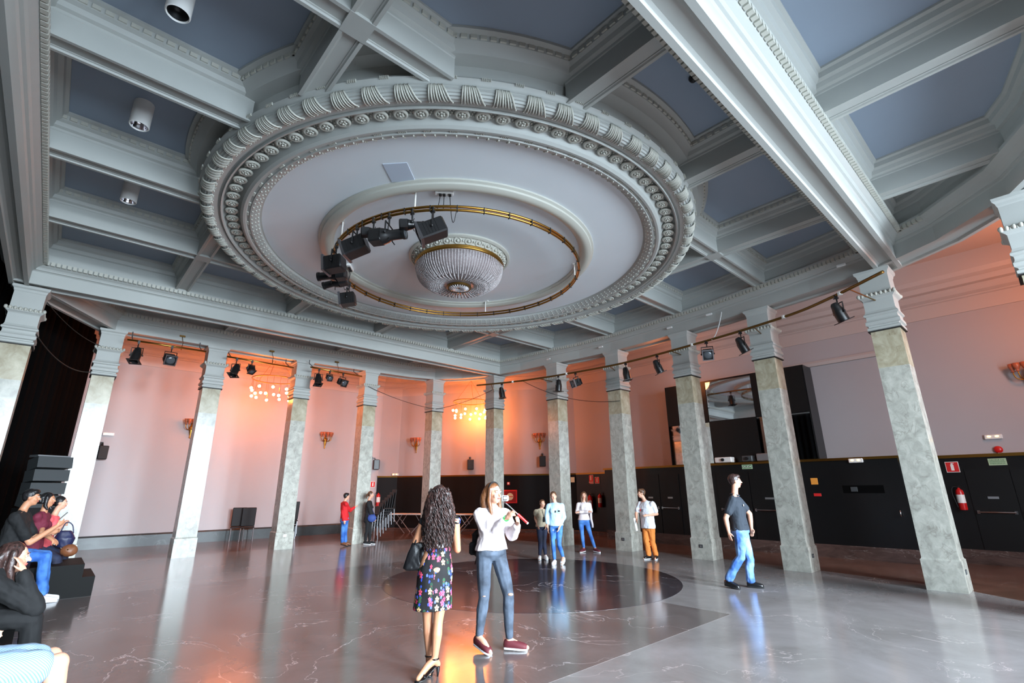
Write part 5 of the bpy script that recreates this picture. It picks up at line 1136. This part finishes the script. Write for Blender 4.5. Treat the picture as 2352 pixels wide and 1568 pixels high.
def selfie_extra(root, J, D):
    f = MB(); p = J['ka']; 
    for kn, sx in ((J['ka'], .0), (J['kb'], .02)):
        f = MB(); ell(f, kn+Vector((sx,-.052,.015)), (.030 if sx else .018,.016,.014 if sx else .007)); f.build('ripped_knee_patch', M['skin'], root, smooth='all')
    f = MB(); hc = J['head']; f.tube([hc+D['HS']*.088*math.cos(w)+D['HU']*(.035+.092*math.sin(w))+D['HF']*.01 for w in [PI*i/16 for i in range(17)]], .008, 6); f.build('hairband', M['blk'], root, smooth='all')
    f = MB(); f.tube([J['wa']+Vector((.030*math.cos(w), .012*math.sin(w), .026*math.sin(w)+.005)) for w in [2*PI*i/14 for i in range(15)]], .007, 6); f.build('green_wristband', M['bandgreen'], root, smooth='all')
M['bandgreen'] = mat('green_band', srgb(30,190,80), .5)
P1 = P('floral'); person('w1', P1[0], P1[1], P1[2], 'woman seen from behind with long curly dark hair, black flowered dress and heeled sandals', th=188, hth=196, skin=M['skin2'], s=.97, hair=('curly', M['hair_dark'], .52), near=True, extra=floral_extra, face=False, legr=.92)
P1 = P('selfie'); person('w2', P1[0], P1[1], P1[2], 'woman in cream sweater and ripped grey jeans raising a selfie stick, maroon sneakers', th=28, hth=48, s=1.0, top=('sweater', M['knit'], 1.82, .10, .024), legs=('jeans', M['jean_grey'], .005), hair=('long', M['hair_auburn'], .30), shoes=(M['canvas_maroon'], M['rubberwhite']), near=True, extra=selfie_extra, legr=1.0, curl=(1.4,1.5))
def polo_extra(root, J, D):
    f = MB(); n_ = J['sh'].lerp(J['neck'],.42); f.tube([n_+Vector((.070*math.cos(w), .070*math.sin(w), -.014*math.cos(w))) for w in [2*PI*i/18 for i in range(19)]], .014, 6); f.build('collar', M['slate'], root, smooth='all')
    f = MB(); f.cbox(J['sh'].lerp(J['pel'],.22)+D['F']*.142+D['S']*-.08, (.012,.05,.03)); f.build('chest_emblem', M['wht'], root)
    f = MB(); rs = [(J['pel']+Vector((0,0,.10)), D['S'], D['g'], .172, .128), (J['pel']+Vector((0,0,.13)), D['S'], D['g'], .170, .126)]; loft(f, rs); f.build('belt', M['leather'], root, smooth=True)
P1 = P('polo'); person('m1', P1[0], P1[1], P1[2], 'man walking to the right in a dark short sleeved polo shirt and faded blue jeans', th=78, hth=98, male=True, s=1.04, top=('polo_shirt', M['slate'], .62, .06, .018), legs=('jeans', M['jean_light'], .014), hair=('short', M['hair_dark'], 0), shoes=(M['leather'], M['blk']), near=True, extra=polo_extra)
def orange_extra(root, J, D):
    f = MB(); c = J['sh'].lerp(J['pel'],.30)+D['F']*.150-D['S']*.03; R = basis(D['S'], Vector((0,0,1)), D['F']).to_4x4(); f.M = Matrix.Translation(c) @ R; f.box(-.06,-.035,-.012,.012,0,.012); f.box(-.054,-.041,-.03,.03,0,.012); f.build('red_cross_print', M['signred'], root)
    f = MB(); f.M = Matrix.Translation(c) @ R; f.box(-.02,.05,-.03,-.024,0,.012); f.box(-.02,.05,-.012,-.004,0,.012); f.box(-.02,.05,.008,.018,0,.012); f.build('grey_print', M['jean_grey'], root)
P1 = P('orange'); person('m2', P1[0], P1[1], P1[2], 'man in a white printed T-shirt and orange trousers beside a marble column', th=-38, hth=-75, male=True, s=.93, top=('tshirt', M['wht'], .62, -.05, .024), legs=('trousers', M['orangep'], .014), hair=('short', M['hair_brown'], 0), shoes=(M['leather'], M['rubberwhite']), extra=orange_extra, wf=1.08)
def folded_extra(root, J, D):
    for q, sh in ((-1, D['sha']), (1, D['shb'])):
        f = MB(); a = sh+Vector((q*.01,-.02,0)); x = (-.215,.075)[q > 0]; x2 = (-.235,.105)[q > 0]
        loft(f, [(Vector((x, .0, z)), Vector((1,0,0)), Vector((0,-1,0)), .035, .06) for z in (1.2,1.0,.85)]+[(Vector((x2, .0, z)), Vector((1,0,0)), Vector((0,-1,0)), .028, .05) for z in (.70,.63)], 14)
        f.build('cardigan_front', M['knit'], root, smooth='all')
    f = MB(); c = J['sh'].lerp(J['pel'],.3)+Vector((0,-.135,0)); f.tube([c+Vector((-.07,0,.10)), c+Vector((-.07,0,-.05)), c+Vector((-.04,-.01,-.08))], .005, 5); f.build('necklace_cord', M['blk'], root, smooth='all')
P1 = P('folded'); person('g3', P1[0], P1[1], P1[2], 'young woman with folded arms in white top, long pale cardigan and blue jeans', th=0, s=.90, top=('cardigan', M['knit'], 1.95, .12, .018), legs=('jeans', M['jean_blue'], .005), hair=('long', M['hair_brown'], .26), shoes=(M['canvas_maroon'], M['rubberwhite']), extra=folded_extra, legr=.95)
def blue_extra(root, J, D):
    f = MB(); c = J['sh'].lerp(J['pel'],.32)+Vector((-.0,-.135,0)); f.bbox(c, (.035,.014,.045), .006); f.build('hanging_badge', M['blk'], root)
    f = MB(); c = J['sh'].lerp(J['pel'],.30)+Vector((.08,-.125,.0)); f.bbox(c, (.05,.012,.035), .004); f.build('chest_badge', M['blk'], root)
P1 = P('blue'); person('g2', P1[0], P1[1], P1[2], 'young woman stepping forward in pale blue shirt and bright blue jeans, white sneakers', th=5, s=.93, top=('shirt', M['palebl'], 1.55, .02, .024), legs=('jeans', M['jean_blue'], .005), hair=('tail', M['hair_brown'], .08), shoes=(M['canvas_white'], M['rubberwhite']), extra=blue_extra, legr=.93)
def beige_extra(root, J, D):
    f = MB(); c = J['sh'].lerp(J['pel'],.38)+Vector((.06,-.11,0)); f.tube([c+Vector((-.04,.02,.18)), c], .005, 5); f.bbox(c-Vector((0,0,.06)), (.05,.012,.12), .005); f.build('dark_lanyard', M['blk'], root)
P1 = P('beige'); person('g1', P1[0], P1[1], P1[2], 'shorter woman in beige top and black trousers standing behind the girl in pale blue', th=12, s=.84, top=('top', M['beige'], .35, .04, .018), legs=('trousers', M['jean_dark'], .006), hair=('tail', M['hair_brown'], .05), shoes=(M['canvas_white'], M['rubberwhite']), extra=beige_extra)
P1 = P('red'); person('r1', P1[0], P1[1], P1[2], 'person in a red sweater and light blue jeans leaning one hand on a column', th=110, s=.9, top=('sweater', M['redk'], 1.9, -.02, .020), legs=('jeans', M['jean_blue'], .016), hair=('short', M['hair_black'], 0), shoes=(M['brownleather'], M['blk']))
def dark_extra(root, J, D):
    f = MB(); c = Vector((.02,-.20,.80)); ell(f, c, (.14,.07,.12)); f.tube([c+Vector((-.1,0,.06)), J['sh']+Vector((0,-.08,0)), c+Vector((.1,0,.06))], .012, 6); skinmesh('blue_shoulder_bag', f, M['bag_blue'], root, .012, 3)
M['bag_blue'] = mat('blue_denim_bag', srgb(40,66,130), .7)
P1 = P('dark'); person('d1', P1[0], P1[1], P1[2], 'woman in black with a ponytail and a blue shoulder bag beside the stacked chairs', th=80, s=.92, top=('sweater', M['blk'], 1.75, -.05, .024), legs=('trousers', M['blk'], .008), hair=('tail', M['hair_brown'], .1), shoes=(M['blk'], M['rubberwhite']), extra=dark_extra)
P1 = P('phone'); person('s1', P1[0], P1[1], P1[2], 'seated man in a black T-shirt and blue jeans holding up a phone', th=78, male=True, skin=M['skin2'], s=1.08, top=('tshirt', M['blk'], .75, .06, .022), legs=('jeans', M['jean_blue'], .012), hair=('short', M['hair_black'], 0), shoes=(M['canvas_white'], M['rubberwhite']), curl=(1.2,1.0))
P1 = P('maroon'); person('s2', P1[0], P1[1], P1[2], 'seated person in maroon T-shirt between the phone holder and the woman in coral', th=72, skin=M['skin2'], s=1.0, top=('tshirt', M['maroon'], .6, 0, .02), legs=('trousers', M['jean_dark'], .010), hair=('long', M['hair_black'], .12), shoes=(M['blk'], M['rubberwhite']))
P1 = P('pink'); person('s3', P1[0], P1[1], P1[2], 'seated woman in a coral top with dark hair, last of the seated row', th=75, s=.95, top=('top', M['pinkt'], .5, .02, .018), legs=('trousers', M['jean_dark'], .010), hair=('tail', M['hair_black'], .05), shoes=(M['blk'], M['rubberwhite']))
P1 = P('black'); person('s4', P1[0], P1[1], P1[2], 'person all in black bending forward with a hand over the face at the left edge', th=80, s=1.0, top=('sweater', M['blk'], 1.9, 0, .024), legs=('trousers', M['blk'], .014), hair=('long', M['hair_dark'], .2), shoes=(M['blk'], M['blk']), near=True)
def stripes():
    m = mat('striped_cotton', srgb(140,166,186), .8); N = m.node_tree.nodes; L = m.node_tree.links; w = N.new('ShaderNodeTexWave'); w.inputs['Scale'].default_value = 38; w.bands_direction = 'DIAGONAL'; tc = N.new('ShaderNodeTexCoord'); L.new(tc.outputs['Object'], w.inputs['Vector'])
    cr = N.new('ShaderNodeValToRGB'); cr.color_ramp.elements[0].position = .42; cr.color_ramp.elements[1].position = .5; cr.color_ramp.elements[0].color = srgb(104,136,170); cr.color_ramp.elements[1].color = srgb(158,182,198); L.new(w.outputs['Fac'], cr.inputs[0]); L.new(cr.outputs[0], N['Principled BSDF'].inputs['Base Color']); return m
M['stripe'] = stripes()
M['screen'] = mat('lit_camera_screen', srgb(190,200,230), .3, emit=.6)
M['screen_off'] = mat('phone_screen', srgb(30,34,40), .1)
def stripe_extra(root, J, D):
    f = MB()
    for h_, kn in ((D['ha'], J['ka']), (D['hb'], J['kb'])): e = h_.lerp(kn,.80); cap(f, h_, .115, e, .095); 
    loft(f, [(J['pel']+Vector((0,0,-.1)), D['S'], D['g'], .17,.14), (J['pel']+Vector((0,0,.1)), D['S'], D['g'], .15,.12)])
    skinmesh('striped_skirt', f, M['stripe'], root, .01, 5, (.01, 9))
P1 = P('stripe'); person('s5', P1[0], P1[1], P1[2], 'seated person whose bare knee and striped pale blue skirt show at the lower left corner', th=85, s=1.0, top=('top', M['wht'], .5, 0, .02), hair=('long', M['hair_dark'], .2), shoes=(M['canvas_white'], M['rubberwhite']), near=True, extra=stripe_extra)
# --- things they hold or wear
def local(n, p):      # point of a person's frame -> world
    b, y, J = P(n); c, s_ = math.cos(y), math.sin(y); x, yy, z = p; return Vector((b[0]+c*x-s_*yy, b[1]+s_*x+c*yy, z))
def inframe(n, p, name, label, cat): 
    o = bpy.data.objects.new(name, None); o.empty_display_size = .05; COL.objects.link(o); o.location = local(n, p); o.rotation_euler = (0,0,P(n)[1]); return tag(o, label, cat)
J2 = {k: Vector(v) for k, v in P('selfie')[2].items()}
o = inframe('selfie', J2['s2'], 'selfie_stick', 'selfie stick with a red handle held by the woman in the cream sweater', 'selfie stick'); d = (J2['s1']-J2['s2'])
f = MB(); f.tube([-d.normalized()*.035, d*.35], .015, 10); f.build('handle', M['red'], o, smooth=True)
f = MB(); f.tube([d*.3, d*.97], .006, 8); f.build('rod', M['chrome'], o, smooth=True)
f = MB(); f.tube([-d.normalized()*.05, -d.normalized()*.03], .013, 10); f.build('end_cap', M['white'], o, smooth=True)
o = inframe('selfie', J2['ph'], 'action_camera', 'small white camera with a square screen on top of the selfie stick', 'camera'); f = MB(); f.bbox((0,0,0), (.082,.03,.062), .012); f.build('casing', M['white'], o, smooth=True); f = MB(); f.box(-.024,.022,-.0165,-.015,-.02,.024); f.build('screen_frame', M['lampblack'], o); f = MB(); f.box(-.018,.016,-.018,-.0165,-.012,.018); f.build('screen', M['screen'], o); f = MB(); f.cbox((0,0,-.04), (.014,.014,.03)); f.build('mount', M['lampblack'], o)
o = inframe('phone', (.156,-.02,1.28), 'smartphone', 'black smartphone held up by the seated man in the black T-shirt', 'phone'); f = MB(); f.bbox((0,0,0), (.012,.07,.14), .004, Matrix.Rotation(math.radians(38),4,'Y')); f.build('body', M['lampblack'], o)
f = MB(); f.M = Matrix.Rotation(math.radians(38),4,'Y'); f.box(-.0075,-.006,-.031,.031,-.062,.062); f.build('screen', M['screen_off'], o)
o = inframe('floral', (-.135,.03,1.03), 'handbag', 'shiny black tote bag hanging from the left arm of the woman in the flowered dress', 'handbag')
f = MB(); X, Y = Vector((1,0,0)), Vector((0,1,0)); loft(f, [(Vector((0,0,-.13)), X, Y, .105,.055), (Vector((-.01,0,-.11)), X, Y, .125,.065), (Vector((0,0,.0)), X, Y, .105,.05), (Vector((.02,0,.12)), X, Y, .075,.03)], 24, 3.2); b1 = skinmesh('bag_body', f, M['leather'], o, .009, 3, (.006, 14))
for q in (-1, 1):
    f = MB(); f.tube(cat([(-.03,q*.03,.10),(.01,q*.035,.22),(.045,q*.03,.27),(.075,q*.035,.20),(.07,q*.03,.09)],5), .008, 6); f.build('strap', M['leather'], o, smooth='all')
f = MB(); f.ball((.05,-.03,.275), .009, 8, 6); f.build('strap_ring', M['chrome'], o)
f = MB(); loft(f, [(Vector((.05,-.05,z)), X, Y, w, .012) for z, w in ((-.10,.05),(.0,.03),(.08,.012))], 12); f.build('tassel', M['leather'], o, smooth='all')
o = inframe('selfie', (-.285,.19,1.05), 'backpack', 'small black backpack behind the hip of the woman in the cream sweater', 'backpack'); f = MB(); f.bbox((.06,0,0), (.20,.14,.30), .05); f.build('bag_body', M['blk'], o, smooth=True); f = MB(); f.bbox((.0,-.06,-.05), (.14,.05,.14), .02); f.build('pocket', M['blk'], o); f = MB(); f.tube([(.02,-.05,-.12),(.0,-.06,-.22)], .005, 5); f.build('strap_end', M['blk'], o)
o = inframe('orange', (-.314,-.13,.80), 'paper_roll', 'white sheets of paper hanging from the hand of the man in orange trousers', 'papers'); f = MB(); f.bbox((0,0,0), (.05,.02,.30), .004, Matrix.Rotation(math.radians(-8),4,'Y')); f.build('sheets', M['signwhite'], o)
o = inframe('pink', (.10,-.10,.86), 'handbag', 'navy blue bag on the lap of the seated woman in coral', 'handbag'); f = MB(); loft(f, [(Vector((0,0,-.15)), X, Y, .10,.10), (Vector((0,0,0)), X, Y, .15,.12), (Vector((-.02,0,.13)), X, Y, .09,.08)], 20, 2.6); skinmesh('bag_body', f, M['navy'], o, .012, 3, (.01, 9)); f = MB(); f.tube(cat([(-.08,0,.12),(-.03,0,.27),(.06,0,.22),(.10,0,.08)],5), .010, 6); f.build('strap', M['navy'], o, smooth='all')
o = inframe('maroon', (.22,-.12,.70), 'handbag', 'brown leather bag on the knees of the seated person in maroon', 'handbag'); f = MB(); ell(f, (0,0,0), (.12,.09,.10)); skinmesh('bag_body', f, M['brownleather'], o, .012, 2, (.01, 9)); f = MB(); f.ball((-.02,-.09,.02), .012, 8, 5); f.build('clasp', M['brass'], o)

bpy.data.scenes.remove(TS)
